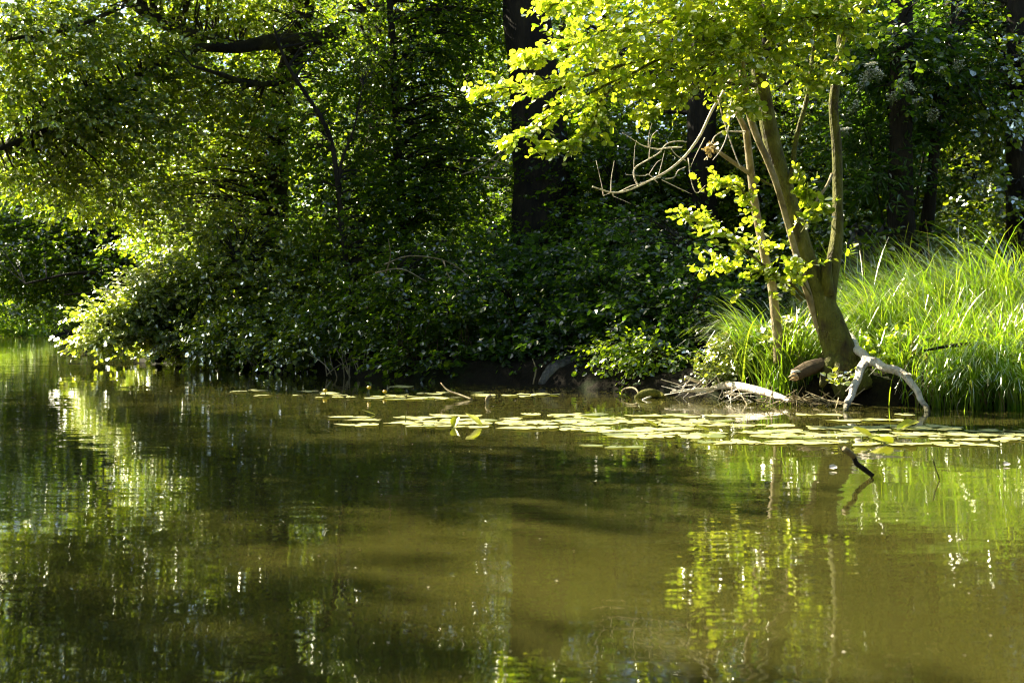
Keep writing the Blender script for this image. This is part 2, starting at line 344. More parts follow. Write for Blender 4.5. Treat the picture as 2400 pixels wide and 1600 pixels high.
def pb(x, y, d, rx, ry, rd, nc, ns):                # a crown mass measured in the photograph at distance d
    return (P(x, y, d), (rx / F * d, rd, ry / F * d), nc, ns)
def pp(pts, d0, d1=None):
    d1 = d0 if d1 is None else d1
    return [P(x, y, d0 + (d1 - d0) * i / max(1, len(pts) - 1)) for i, (x, y) in enumerate(pts)]

# --- the leaning alder on the right bank
def leaning_alder():
    D = 16.6
    root = thing('alder_tree', 'leaning alder with two mossy sunlit stems rising from the right bank', 'tree', P(1985, 893, D))
    m1 = MB(); k = D / F / 2
    main = [(2000, 915, 104), (1985, 870, 88), (1963, 810, 76), (1940, 745, 68), (1917, 690, 58), (1896, 630, 50), (1877, 568, 46), (1859, 505, 43), (1834, 420, 42), (1811, 340, 41), (1797, 270, 39), (1787, 210, 37), (1776, 150, 35), (1766, 70, 32), (1757, -40, 28), (1740, -180, 22), (1730, -330, 14), (1722, -430, 6)]
    tube(m1, [P(x, y, D) for x, y, _ in main], [w_ * k for *_, w_ in main], 20, 5, .06, seed=3)
    # root flare
    for (x, y, dd), r in (((1925, 905, -.3), .07), ((2040, 880, .1), .09), ((1975, 935, -.45), .06), ((2005, 930, -.4), .07), ((1905, 875, .2), .06)):
        tube(m1, [P(1962, 815, D), P((1962 + x) / 2, (820 + y) / 2 - 4, D + dd * .6), P(x, y, D + dd)], [.12, .10, r * .5], 9, 5, .1)
    m1.build('trunk', M['bark_alder'], root, True)
    m2 = MB(); st = [(1940, 735, 40), (1941, 700, 36), (1947, 650, 34), (1955, 600, 33), (1962, 545, 28), (1964, 480, 25), (1963, 400, 25), (1961, 340, 24), (1955, 280, 23), (1954, 235, 23), (1962, 170, 22), (1969, 120, 20), (1977, 40, 19), (1980, -40, 18), (1984, -200, 13), (1990, -330, 6)]
    tube(m2, [P(x, y, D - .05) for x, y, _ in st], [w_ * k for *_, w_ in st], 16, 5, .06, seed=5)
    tube(m2, [P(1942, 690, D - .1), P(1938, 640, D - .15), P(1939, 612, D - .16)], [.09, .075, .065], 10, 4, .1)   # broken stub
    m2.build('stem', M['bark_alder'], root, True)
    m3 = MB(); st = [(1926, 785, 20), (1916, 760, 22), (1899, 705, 22), (1878, 640, 20), (1862, 580, 18), (1845, 520, 17), (1822, 440, 17), (1800, 380, 17), (1778, 330, 18), (1762, 285, 20), (1751, 230, 20), (1742, 180, 18), (1736, 120, 16), (1728, 30, 14), (1716, -80, 8)]
    tube(m3, [P(x, y, D - .24 + max(0, y - 600) * .0013) for x, y, _ in st], [w_ * k * .85 for *_, w_ in st], 12, 5, .08, seed=8)
    m3.build('stem', M['bark_pale'], root, True)
    m4 = MB(); st = [(1848, 430, 13), (1858, 400, 13), (1862, 350, 12), (1872, 300, 11), (1888, 245, 10), (1898, 190, 10), (1904, 130, 9), (1912, 60, 8), (1925, -60, 5)]
    tube(m4, [P(x, y, D - .1) for x, y, _ in st], [w_ * k for *_, w_ in st], 9, 5, .06)
    m4.build('branch', M['bark_alder'], root, True)
    m5 = MB(); tube(m5, pp([(1965, 130), (1985, 80), (2010, 45), (2035, 8), (2050, -30)], D - .1, D - .8), [.03, .025, .022, .018, .014], 7)
    tube(m5, pp([(1965, 132), (1940, 160), (1918, 185)], D - .3), [.012, .01, .006], 6); m5.build('branch', M['bark_pale'], root, True)
    m6 = MB(); tube(m6, pp([(1950, 408), (1940, 432), (1925, 455), (1908, 478), (1896, 495)], D - .15, D - .5), [.022, .02, .018, .016, .01], 7); m6.build('branch', M['bark_pale'], root, True)
    m7 = MB(); tube(m7, pp([(1771, 201), (1745, 196), (1715, 196), (1690, 188)], D - .15, D - .5), [.035, .028, .02, .012], 8); m7.build('branch', M['bark_alder'], root, True)
    # leafy boughs reaching out to the left over the water
    g = np.random.default_rng(21); cr = MB(); bo = MB()
    B = [([(1772, 150), (1650, 120), (1520, 135), (1400, 170), (1280, 195), (1140, 212)], D, 15.2, .045),
         ([(1765, 70), (1640, 40), (1500, 62), (1380, 95), (1290, 120), (1240, 138)], D, 15.4, .045),
         ([(1757, -30), (1620, -50), (1480, -20), (1380, 0), (1290, 10)], D, 15.5, .045),
         ([(1560, 130), (1470, 180), (1405, 240), (1392, 290), (1350, 330), (1288, 345)], 16.0, 15.3, .02),
         ([(1480, 170), (1370, 225), (1290, 270), (1240, 305), (1200, 325)], 15.9, 15.2, .018),
         ([(1660, 150), (1600, 185), (1540, 210), (1500, 215)], 16.2, 15.7, .02),
         ([(1650, 190), (1590, 225), (1550, 250), (1520, 262)], 16.1, 15.7, .01),
         ([(1775, 130), (1840, 60), (1910, 40), (1990, 60)], 16.3, 15.7, .03),
         ([(1760, 20), (1820, -60), (1900, -80)], 16.3, 15.7, .03),
         ([(1880, 705), (1810, 640), (1740, 580), (1680, 530), (1612, 500)], D - .1, 16.4, .025),
         ([(1890, 700), (1840, 655), (1770, 632), (1685, 622)], D - .1, 16.4, .02),
         ([(1770, 500), (1735, 440), (1700, 430)], D - .1, 16.3, .012),
         ([(1868, 500), (1890, 470), (1880, 420)], D - .2, 16.1, .01),
         ([(1878, 545), (1905, 505), (1925, 490)], D - .2, 16.1, .01),
         ([(1900, 690), (1870, 640), (1860, 620)], D - .35, 15.7, .01),
         ([(1745, 200), (1742, 225), (1760, 250)], D - .3, 15.8, .008),
         ([(1955, 200), (1930, 180), (1915, 190)], D - .1, 15.8, .01)]
    for pts, d0, d1, r in B:
        w_, rr = smooth_path(pp(pts, d0, d1), np.linspace(r, .006, len(pts)), 8)
        tube(bo, w_, rr, 6, 1, cap=False)
        low = pts[0][1] > 350; n = len(w_); nt_ = int(n * (1.7 if r > .03 else .8 if low else 1.3)); t = g.uniform(.18 if r > .02 else .1, 1, nt_) * (n - 1)
        i = np.minimum(t.astype(int), n - 2); p = w_[i] + (w_[i + 1] - w_[i]) * (t - i)[:, None]; dr = norm(w_[np.minimum(i + 1, n - 1)] - w_[i])
        lat = norm(np.cross(dr, [0, 0, 1])) * g.choice([-1, 1], nt_)[:, None]
        dd = dr * .8 + lat * g.uniform(.2, .9, (nt_, 1)) + g.normal(0, .25, (nt_, 3)) + np.array([0, 0, -.05])
        ln = (.26 + .34 * (1 - t / n)) * g.uniform(.6, 1.3, nt_) * (1.35 if r > .03 else .45 if low else .8)
        sprays(cr, p, dd, ln, 10, .086, 'round', .50, .1, .004, g, face=.6)
        # tips
        sprays(cr, w_[-6:], norm(w_[-1] - w_[-4]) + g.normal(0, .3, (6, 3)), .28, 9, .084, 'round', .5, .1, .003, g, face=.6)
    for x, y, d, rx, ry, rd, nc in ((1600, 50, 15.8, 190, 75, .4, 30), (1470, 95, 15.5, 110, 36, .35, 12), (1760, 40, 15.9, 160, 90, .45, 34), (1900, 30, 15.9, 120, 75, .45, 24), (1560, -100, 15.9, 300, 80, .6, 36), (1850, -130, 15.9, 220, 100, .6, 30),
                                  (1680, 130, 15.8, 100, 40, .3, 14), (1820, 140, 15.9, 110, 40, .35, 12), (1690, 525, 16.4, 55, 18, .2, 3), (1770, 622, 16.4, 75, 18, .2, 4), (1850, 600, 16.4, 30, 30, .1, 2)):
        q = blob_points(g, P(x, y, d), (rx / F * d, rd, ry / F * d), nc)
        pos = np.repeat(q, 5, 0) + g.normal(0, .2, (nc * 5, 3)); dd = norm(pos - P(1790, 100 if y < 300 else 640, 16.5)) * .6 + g.normal(0, .5, pos.shape)
        sprays(cr, pos, dd, .35 * g.uniform(.6, 1.2, len(pos)), 9, .084, 'round', .50, .12, .0035, g, face=.6)
    bo.build('bough', M['bark_alder'], root, True)
    cr.build('crown', [M['leaf_alder'], M['bark_alder']], root)
    # dead bare branch hanging on the left side
    Q = lambda pts: [(1360 + x / 3.36, 180 + y / 3.36) for x, y in pts]
    db = MB()
    for pts, r0, r1, a, b in (
        ([(1240, 40), (1180, 25), (1110, 150), (1040, 260), (950, 450), (870, 570), (800, 650), (690, 740), (560, 810), (450, 865), (340, 905), (250, 912), (170, 890), (95, 865)], .022, .010, 16.6, 16.3),
        ([(455, 860), (425, 790), (430, 720), (520, 660), (620, 600), (680, 530), (760, 508), (840, 512)], .011, .006, 16.4, 16.35),
        ([(800, 555), (690, 560), (610, 570), (500, 545), (440, 510), (330, 440)], .011, .004, 16.4, 16.35),
        ([(240, 910), (245, 800), (268, 660)], .007, .003, 16.4, 16.35), ([(180, 935), (170, 860), (125, 660)], .006, .003, 16.4, 16.35), ([(260, 940), (250, 912), (180, 938)], .006, .003, 16.4, 16.35),
        ([(610, 835), (540, 770), (500, 780), (360, 770)], .008, .003, 16.4, 16.35), ([(615, 780), (640, 690), (665, 580)], .006, .003, 16.4, 16.35), ([(830, 660), (760, 620), (715, 565)], .007, .003, 16.4, 16.35),
        ([(670, 805), (740, 790), (770, 740), (830, 710)], .008, .004, 16.4, 16.35), ([(640, 810), (760, 870), (880, 925)], .006, .003, 16.4, 16.35), ([(850, 640), (870, 800), (915, 915), (985, 855)], .007, .004, 16.4, 16.35),
        ([(260, 940), (330, 970), (400, 1000)], .004, .002, 16.4, 16.35), ([(300, 910), (400, 860), (470, 840), (640, 790)], .006, .003, 16.4, 16.35), ([(540, 640), (560, 480), (610, 420)], .005, .003, 16.4, 16.35), ([(535, 560), (540, 460), (565, 365)], .004, .002, 16.4, 16.35), ([(420, 720), (430, 560), (445, 500)], .004, .002, 16.4, 16.35),
        ([(540, 770), (600, 680), (640, 650)], .004, .002, 16.4, 16.35), ([(980, 480), (960, 520), (900, 640), (870, 710)], .007, .003, 16.4, 16.35),
        ([(1200, 60), (1190, 200), (1160, 440), (1110, 570), (1045, 655)], .010, .005, 16.3, 15.9), ([(1080, 130), (1100, 230), (1140, 380), (1180, 500), (1230, 640), (1260, 710)], .008, .007, 16.2, 16.2),
        ([(1300, 435), (1200, 432), (1130, 430), (1060, 470), (1030, 530)], .010, .006, 16.5, 16.1)):
        q = Q(pts); tube(db, pp(q, a, b), np.linspace(r0, r1, len(q)), 6, 4)
    tag(db.build('dead_branch', M['wood_white'], root, True), 'bare pale dead branch hanging over the dark wood')
    return root
leaning_alder()

# --- broken sapling beside the alder
t_ = thing('sapling', 'thin pale broken sapling stem standing left of the leaning alder', 'sapling', P(1824, 880, 16.9)); m_ = MB()
st = [(1825, 850, 25), (1823, 810, 24), (1817, 740, 23), (1808, 660, 22), (1792, 600, 21), (1781, 545, 20), (1771, 490, 20), (1762, 420, 19), (1755, 360, 18), (1749, 306, 17)]
tube(m_, [P(x, y, 16.9) for x, y, _ in st], [w_ * 16.9 / F / 2 for *_, w_ in st], 12, 5, .06)
tube(m_, pp([(1749, 308), (1738, 285), (1726, 262)], 16.9), [.04, .035, .03], 8, 4, .1)
m_.build('stem', M['bark_pale'], t_, True); m_ = MB()
tube(m_, pp([(1768, 415), (1725, 385), (1690, 360), (1672, 345)], 16.9, 16.6), [.03, .028, .026, .03], 8); m_.build('branch', M['bark_pale'], t_, True); m_ = MB()
g_ = np.random.default_rng(4); q = P(1664, 348, 16.6) + g_.normal(0, .045, (60, 3)); leaves(m_, q, g_.normal(0, 1, (60, 3)) + [0, 0, -.8], g_.normal(0, 1, (60, 3)), .06, 'ovate'); m_.build('foliage', M['dry_grass'], t_)
m_ = MB(); tube(m_, pp([(1765, 410), (1800, 430), (1850, 452)], 16.9), [.016, .014, .01], 6); m_.build('branch', M['bark_alder'], t_, True)

# --- big dark trunk in the middle, crown above the frame
D = 27.5; st = [(1286, 640, 205), (1281, 560, 172), (1277, 450, 146), (1267, 330, 130), (1253, 200, 120), (1241, 100, 116), (1233, 0, 112), (1225, -150, 100), (1215, -400, 84), (1210, -700, 60), (1205, -900, 36)]
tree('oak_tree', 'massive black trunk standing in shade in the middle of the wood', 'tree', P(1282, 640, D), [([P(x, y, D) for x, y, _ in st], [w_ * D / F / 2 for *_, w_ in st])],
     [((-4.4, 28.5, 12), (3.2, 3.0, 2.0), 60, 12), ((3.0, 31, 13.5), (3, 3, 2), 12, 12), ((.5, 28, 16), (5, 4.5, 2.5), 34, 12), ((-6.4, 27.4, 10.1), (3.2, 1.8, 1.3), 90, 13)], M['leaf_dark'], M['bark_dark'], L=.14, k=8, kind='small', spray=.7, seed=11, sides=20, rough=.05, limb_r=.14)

# --- tall tree on the left whose mossy limbs sweep down over the water
D = 31; kk = D / F / 2
trunks = [([P(x, y, D) for x, y in ((670, 800), (655, 600), (650, 400), (660, 220), (700, 90), (730, -120), (740, -400), (742, -700))], [.34, .30, .27, .26, .26, .22, .15, .07]),
          (pp([(800, 70), (740, 92), (640, 98), (560, 112), (470, 112), (370, 150), (270, 205), (130, 292), (10, 345), (-60, 365)], 30.5, 25.6), [.20, .19, .17, .13, .10, .085, .075, .06, .05, .03]),
          (pp([(560, 110), (430, 75), (345, 32), (300, 0), (240, -60)], 29.5, 26.4), [.12, .14, .13, .10, .07]),
          (pp([(290, 15), (170, 65), (80, 82), (0, 100), (-70, 130)], 26.2, 24.6), [.045, .04, .035, .03, .02]),
          (pp([(650, 195), (580, 195), (520, 175), (450, 155)], 29, 26.5), [.07, .06, .05, .025])]
bl = [pb(60, 60, 26, 150, 100, 2.0, 56, 12), pb(120, 230, 26.5, 170, 90, 1.8, 56, 12), pb(60, 390, 28, 130, 75, 1.8, 44, 12), pb(300, 110, 28, 150, 100, 2.2, 56, 12), pb(310, 290, 28.5, 160, 90, 2.0, 56, 12),
      pb(480, 40, 30, 150, 70, 2.2, 44, 12), pb(500, 230, 30, 150, 100, 2.0, 52, 12), pb(270, 440, 29, 170, 75, 1.8, 50, 12), pb(460, 420, 31, 150, 90, 2.0, 46, 12), pb(620, 330, 31, 120, 120, 1.8, 40, 12),
      pb(200, -140, 28, 300, 120, 3, 64, 11), pb(560, -150, 31, 250, 120, 3, 50, 11), pb(680, 60, 31.5, 150, 80, 2, 34, 12), pb(420, 560, 33, 110, 60, 1.6, 30, 12)]
tree('overhanging_tree', 'tall tree with mossy limbs and glittering foliage sweeping down on the left', 'tree', P(670, 800, D), trunks, bl, M['leaf_canopy'], M['bark_moss'], L=.118, k=9, kind='ovate', spray=.5, seed=12, limb_r=.03, tilt=.55)

# --- shrub on the point, leaning out over the water on the left
D = 30
trunks = [(pp([(372, 846), (358, 800), (345, 770), (325, 735), (300, 710)], 31, 29.5), [.09, .08, .07, .06, .03]),
          (pp([(420, 848), (400, 760), (350, 660), (310, 665), (270, 700)], 30.5, 29), [.08, .07, .05, .04, .02]),
          (pp([(480, 850), (470, 760), (430, 680), (380, 620)], 29.5, 29), [.07, .06, .05, .03]),
          (pp([(300, 768), (315, 790), (338, 812)], 30.5, 30.3), [.03, .035, .03])]
bl = [pb(300, 725, 28.6, 60, 12, .5, 22, 12), pb(262, 785, 28.4, 24, 9, .4, 8, 12), pb(365, 690, 28.6, 55, 28, .6, 20, 11), pb(345, 765, 28.6, 50, 18, .5, 14, 12), pb(235, 736, 28.5, 18, 4, .2, 4, 12), pb(222, 797, 28.4, 8, 3, .1, 3, 12), pb(390, 690, 29.5, 60, 45, .9, 28, 11), pb(440, 650, 29.5, 90, 55, 1.1, 40, 11), pb(430, 740, 29.2, 80, 50, .9, 34, 11), pb(480, 800, 28.6, 90, 32, .8, 28, 11), pb(350, 745, 30, 60, 30, .6, 14, 10), pb(400, 805, 31.5, 80, 34, .7, 26, 10)]
tree('overhanging_shrub', 'bright shrub on the point stretching its lowest sprays out over the water', 'shrub', P(400, 850, D), trunks, bl, M['leaf_point'], M['bark_dark'], L=.13, k=8, kind='ovate', spray=.5, seed=13, trunk_name='stem', limb_r=.02, tilt=.45, droop=.3, clump=.25)

trunks = [(pp([(640, 870), (620, 780), (600, 690), (560, 620)], 27.5), [.08, .07, .05, .03]), (pp([(680, 872), (700, 760), (740, 660)], 27.5), [.07, .05, .03])]
bl = [pb(560, 660, 28, 110, 80, 1.0, 44, 11), pb(600, 780, 27, 100, 50, .9, 38, 11), pb(700, 700, 27, 110, 80, 1.0, 46, 11), pb(730, 800, 25.6, 90, 50, .8, 34, 11), pb(560, 560, 29, 130, 70, 1.2, 40, 11), pb(700, 580, 28.5, 110, 80, 1.1, 40, 11)]
tree('bank_shrub', 'glossy leaved shrub leaning over the shaded bank left of the flowers', 'shrub', P(650, 870, 27.5), trunks, bl, M['leaf_canopy'], M['bark_dark'], L=.11, k=8, spray=.48, seed=14, trunk_name='stem', limb_r=.02, clump=.45)

trunks = [(pp([(830, 880), (820, 700), (800, 520), (790, 420), (765, 300), (675, 155), (640, 60)], 25.5), [.07, .06, .055, .05, .045, .035, .02]), (pp([(795, 440), (800, 380), (830, 300), (850, 200)], 25.5), [.04, .03, .02, .01])]
bl = [pb(800, 470, 26.5, 120, 90, 1.2, 34, 10), pb(880, 600, 26, 120, 90, 1.2, 36, 10), pb(820, 720, 25, 80, 80, .9, 26, 10), pb(780, 330, 27, 110, 90, 1.2, 26, 10), pb(830, 160, 28, 120, 90, 1.4, 30, 10)]
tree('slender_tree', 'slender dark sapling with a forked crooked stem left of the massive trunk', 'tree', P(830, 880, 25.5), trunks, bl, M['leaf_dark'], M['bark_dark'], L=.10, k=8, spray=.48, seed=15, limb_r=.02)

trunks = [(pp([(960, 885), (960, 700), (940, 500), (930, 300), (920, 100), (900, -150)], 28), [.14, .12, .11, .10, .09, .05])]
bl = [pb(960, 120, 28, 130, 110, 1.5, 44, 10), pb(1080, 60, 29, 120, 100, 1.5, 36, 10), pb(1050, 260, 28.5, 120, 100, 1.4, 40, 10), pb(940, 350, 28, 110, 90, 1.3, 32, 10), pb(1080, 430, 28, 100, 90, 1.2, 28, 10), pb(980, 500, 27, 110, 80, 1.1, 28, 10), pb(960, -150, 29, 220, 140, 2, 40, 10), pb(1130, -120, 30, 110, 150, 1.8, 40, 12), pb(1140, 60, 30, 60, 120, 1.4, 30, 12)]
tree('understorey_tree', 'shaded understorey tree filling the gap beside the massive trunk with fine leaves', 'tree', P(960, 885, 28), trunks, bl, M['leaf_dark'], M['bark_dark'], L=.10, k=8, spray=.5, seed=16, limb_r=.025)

# undergrowth shrubs along the shaded bank
def shrub(label, x, y, d, blobs, leaf, L, kind, seed, name='undergrowth_shrub', stems=3, k=7, spray=.42, droop=.35, tilt=.5, clump=.4, cat='shrub', **kw):
    g = np.random.default_rng(seed + 500); b = P(x, y, d); b[2] = max(gz(b[0], b[1]), -.1) - .05
    tr = []
    for i in range(stems):
        c = blobs[i % len(blobs)][0]; e = c + g.normal(0, .15, 3); s_ = b + np.array([g.normal(0, .2), g.normal(0, .15), 0]); tr.append(([s_, (s_ + e) / 2 + g.normal(0, .12, 3), e], [.028, .022, .012]))
    return tree(name, label, cat, b, tr, blobs, leaf, M['bark_dark'], L=L, k=k, kind=kind, spray=spray, seed=seed, trunk_name='stem', sides=6, limb_r=.012, droop=droop, tilt=tilt, clump=clump, **kw)
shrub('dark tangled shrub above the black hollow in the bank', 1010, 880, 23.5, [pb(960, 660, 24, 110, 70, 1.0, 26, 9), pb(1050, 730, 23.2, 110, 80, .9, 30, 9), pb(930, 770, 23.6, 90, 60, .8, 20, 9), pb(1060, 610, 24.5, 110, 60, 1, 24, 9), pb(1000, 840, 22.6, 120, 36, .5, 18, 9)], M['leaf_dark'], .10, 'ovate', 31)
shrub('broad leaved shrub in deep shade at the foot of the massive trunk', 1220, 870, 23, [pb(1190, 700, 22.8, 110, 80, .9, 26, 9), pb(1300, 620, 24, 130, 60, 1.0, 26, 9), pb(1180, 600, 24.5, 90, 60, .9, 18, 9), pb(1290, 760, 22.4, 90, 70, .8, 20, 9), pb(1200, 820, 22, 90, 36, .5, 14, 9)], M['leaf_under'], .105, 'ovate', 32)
shrub('upright leafy shrub right of the massive trunk in bluish shade', 1420, 880, 22, [pb(1400, 660, 22.6, 100, 90, .9, 28, 9), pb(1440, 760, 21.6, 100, 70, .8, 24, 9), pb(1340, 800, 21.4, 70, 50, .6, 12, 9)], M['leaf_under'], .10, 'ovate', 33)
shrub('lit green shrub behind the small sprays of the alder', 1580, 860, 21, [pb(1570, 640, 21.6, 110, 90, .9, 34, 9), pb(1540, 740, 20.6, 100, 70, .8, 26, 9), pb(1660, 700, 20, 80, 80, .7, 20, 9), pb(1500, 560, 23, 110, 70, 1, 24, 9)], M['leaf_under'], .095, 'ovate', 34)
shrub('low fresh green bush dipping its leaves to the water beside the mossy float', 1530, 905, 19.6, [pb(1480, 830, 19.6, 60, 35, .4, 14, 9), pb(1550, 850, 19.2, 60, 40, .4, 16, 9), pb(1430, 810, 20, 30, 18, .3, 5, 8)], M['leaf_bright'], .075, 'ovate', 35, name='low_bush', clump=.25)
shrub('dark shrub crowding behind the pale dead branch', 1480, 700, 27, [pb(1450, 430, 27.5, 130, 90, 1.3, 34, 9), pb(1400, 320, 29, 110, 90, 1.3, 28, 9), pb(1560, 400, 28, 110, 110, 1.3, 34, 9), pb(1430, 540, 26, 120, 60, 1.1, 26, 9)], M['leaf_dark'], .11, 'ovate', 36)
shrub('sun flecked shrub seen between the two alder stems', 1900, 660, 26, [pb(1880, 420, 26.5, 80, 120, 1.2, 36, 9), pb(1850, 260, 27, 100, 100, 1.2, 30, 9), pb(1900, 560, 25, 80, 60, 1, 22, 9), pb(1700, 330, 28, 90, 120, 1.2, 30, 9)], M['leaf_canopy'], .11, 'ovate', 37)
shrub('sun flecked shrub low behind the fallen grey stump', 2020, 640, 27, [pb(2020, 500, 27, 90, 60, 1.0, 30, 9), pb(2040, 420, 27.5, 80, 60, 1, 22, 9)], M['leaf_canopy'], .11, 'ovate', 38)
shrub('leafy shrub spreading behind the right end of the tall grass', 2300, 640, 25, [pb(2280, 430, 26, 130, 80, 1.2, 38, 9), pb(2220, 540, 25, 100, 50, 1, 26, 9), pb(2370, 520, 24, 80, 70, 1, 24, 9), pb(2250, 300, 27, 120, 90, 1.2, 30, 9)], M['leaf_canopy'], .11, 'ovate', 39)

# elder with flower heads
E = shrub('elder bush with flat cream flower heads right of the alder', 2120, 640, 24, [pb(2060, 130, 23, 120, 100, 1.1, 44, 9), pb(2160, 230, 23, 120, 110, 1.1, 44, 9), pb(2060, 300, 23, 90, 60, .8, 20, 9), pb(2200, 90, 24, 140, 100, 1.2, 40, 9), pb(2040, 380, 22.6, 60, 60, .6, 14, 9), pb(2040, 440, 22.0, 50, 30, .4, 8, 9)], M['leaf_under'], .15, 'lance', 40, name='elder_bush', stems=5, k=8, spray=.5)
g_ = np.random.default_rng(77)
for x, y in ((2088, 69), (2040, 148), (2042, 170), (2024, 186), (2132, 198), (2093, 225), (1999, 248), (2148, 233), (2209, 160), (2247, 150), (2187, 267), (1981, 301), (2060, 172), (2310, 430)):
    c = P(x, y, 21.2); m_ = MB(); n_ = 130; a_ = g_.uniform(0, 6.283, n_); r_ = .105 * np.sqrt(g_.uniform(0, 1, n_))
    tl = g_.normal(0, .35, 2) + [0, -.35]; q = np.stack([np.cos(a_) * r_, np.sin(a_) * r_, g_.normal(0, .008, n_) - r_ ** 2 * 2], -1); q[:, 2] += q[:, 0] * tl[0] + q[:, 1] * tl[1] * 1.6
    leaves(m_, c + q, g_.normal(0, 1, (n_, 3)) * [1, 1, .2], np.array([0, -.4, 1.]) + g_.normal(0, .3, (n_, 3)), .034, 'small')
    twig_tubes(m_, np.repeat((c + [0, .05, -.16])[None], 12, 0), (c + q)[:12], .004, .002, 1)
    m_.build('flower_cluster', [M['elder_flower'], M['flower_stalk']], E)

# background trees on the right
def forest_tree(label, x, ybase, d, width, top, blobs, seed, leaf='leaf_dark', lean=0, bark='bark_dark'):
    st = [(x, ybase), (x + lean * .3, ybase - 200), (x + lean * .6, ybase - 420), (x + lean, top), (x + lean * 1.2, top - 250)]
    r_ = width * d / F / 2
    return tree('forest_tree', label, 'tree', P(x, ybase, d), [([P(*q, d) for q in st], [r_ * 1.25, r_, r_ * .95, r_ * .85, r_ * .3])], blobs, M[leaf], M[bark], L=.11, k=8, kind='ovate', spray=.5, seed=seed, limb_r=.03, sides=12)
forest_tree('brown forest trunk rising straight behind the fallen grey stump', 2112, 640, 22.2, 58, -50, [pb(2100, -120, 26, 220, 120, 2, 20, 10), pb(2110, 120, 21.8, 90, 150, .5, 16, 9), pb(2100, 540, 21.6, 60, 50, .4, 6, 8)], 51)
forest_tree('thin dark trunk leaning right beside the brown forest trunk', 2165, 640, 22.6, 24, 200, [pb(2260, 180, 27, 130, 110, 1.3, 46, 10), pb(2330, 300, 27, 100, 90, 1.2, 32, 10)], 52, 'leaf_canopy', 60)
forest_tree('dark trunk at the right edge with sunlit leaves around it', 2388, 640, 23, 56, -40, [pb(2350, 60, 25, 110, 110, 1.3, 40, 10), pb(2360, 230, 25, 80, 80, 1, 24, 10), pb(2375, 180, 22.2, 60, 170, .5, 18, 9), pb(2370, 470, 22.2, 60, 90, .5, 12, 9)], 53, 'leaf_canopy')
forest_tree('dim trunk right of the massive trunk behind the dead branch', 1645, 640, 26.5, 70, -40, [pb(1500, 240, 30, 160, 110, 1.6, 46, 10), pb(1650, -80, 30, 220, 120, 2, 24, 10)], 54)
forest_tree('dim narrow trunk behind the top of the leaning alder', 1800, 640, 28, 44, -40, [pb(1760, 250, 29, 120, 120, 1.4, 40, 10), pb(1980, 200, 29, 120, 120, 1.4, 40, 10)], 55)

trunks = [([P(330, 790, 46), P(320, 690, 46), P(300, 560, 46), P(280, 300, 46)], [.25, .2, .16, .06]), (pp([(330, 690), (270, 650), (180, 640), (60, 665)], 45, 43), [.10, .08, .06, .03]), (pp([(325, 720), (250, 690), (150, 690)], 45, 43), [.07, .05, .03])]
bl = [pb(40, 590, 50, 120, 70, 2.5, 60, 11), pb(190, 600, 48, 110, 70, 2.5, 60, 11), pb(110, 670, 52, 130, 40, 2.2, 56, 11), pb(300, 650, 46, 80, 80, 2, 46, 11), pb(240, 500, 48, 160, 70, 2.5, 60, 11), pb(280, 735, 50, 90, 34, 1.6, 34, 11), pb(40, 470, 50, 120, 70, 2.5, 50, 11), pb(100, 725, 56, 100, 22, 1.5, 30, 11)]
tree('dark_tree', 'dark drooping tree behind the point with long low boughs over the far water', 'tree', P(330, 790, 46), trunks, bl, M['leaf_dark'], M['bark_dark'], L=.16, k=8, kind='ovate', spray=.7, seed=19, limb_r=.03, clump=.7)
# far bank on the left
shrub('fresh green reedy bush on the far left bank where the creek bends', 30, 785, 80, [pb(20, 745, 78, 55, 34, 1.2, 80, 12), pb(66, 757, 77, 20, 24, .8, 30, 12)], M['leaf_bright'], .22, 'lance', 61, name='waterside_bush', spray=.7, clump=.5)
shrub('dark bush closing the creek bend behind the point', 180, 770, 92, [pb(160, 690, 92, 120, 75, 3, 70, 11), pb(280, 700, 90, 100, 75, 3, 60, 11), pb(50, 690, 93, 130, 75, 3, 70, 11), pb(340, 690, 92, 60, 75, 3, 40, 11)], M['leaf_dark'], .22, 'small', 62, name='waterside_bush', spray=.9, clump=.9)
def far_tree(label, x, y, d, blobs, seed, leaf='leaf_dark'):
    b = P(x, y, d); b[2] = gz(b[0], b[1]) - .1
    tree('far_tree', label, 'tree', b, [([b, b + [0.2, 0, 5], b + [0, 0, 10], b + [.3, 0, 16]], [.35, .28, .22, .08])], blobs, M[leaf], M['bark_dark'], L=.22, k=8, kind='small', spray=1.0, seed=seed, limb_r=.08, clump=1.0)
far_tree('tall far tree at the left end of the creek', 20, 770, 86, [pb(20, 560, 86, 130, 130, 4, 70, 10), pb(40, 330, 86, 150, 140, 4, 60, 10), pb(0, 120, 86, 160, 150, 4, 50, 10)], 63)
far_tree('far tree behind the tips of the overhanging shrub', 230, 770, 90, [pb(200, 580, 90, 130, 120, 4, 70, 10), pb(260, 350, 90, 150, 140, 4, 60, 10), pb(220, 120, 90, 160, 140, 4, 50, 10)], 64)

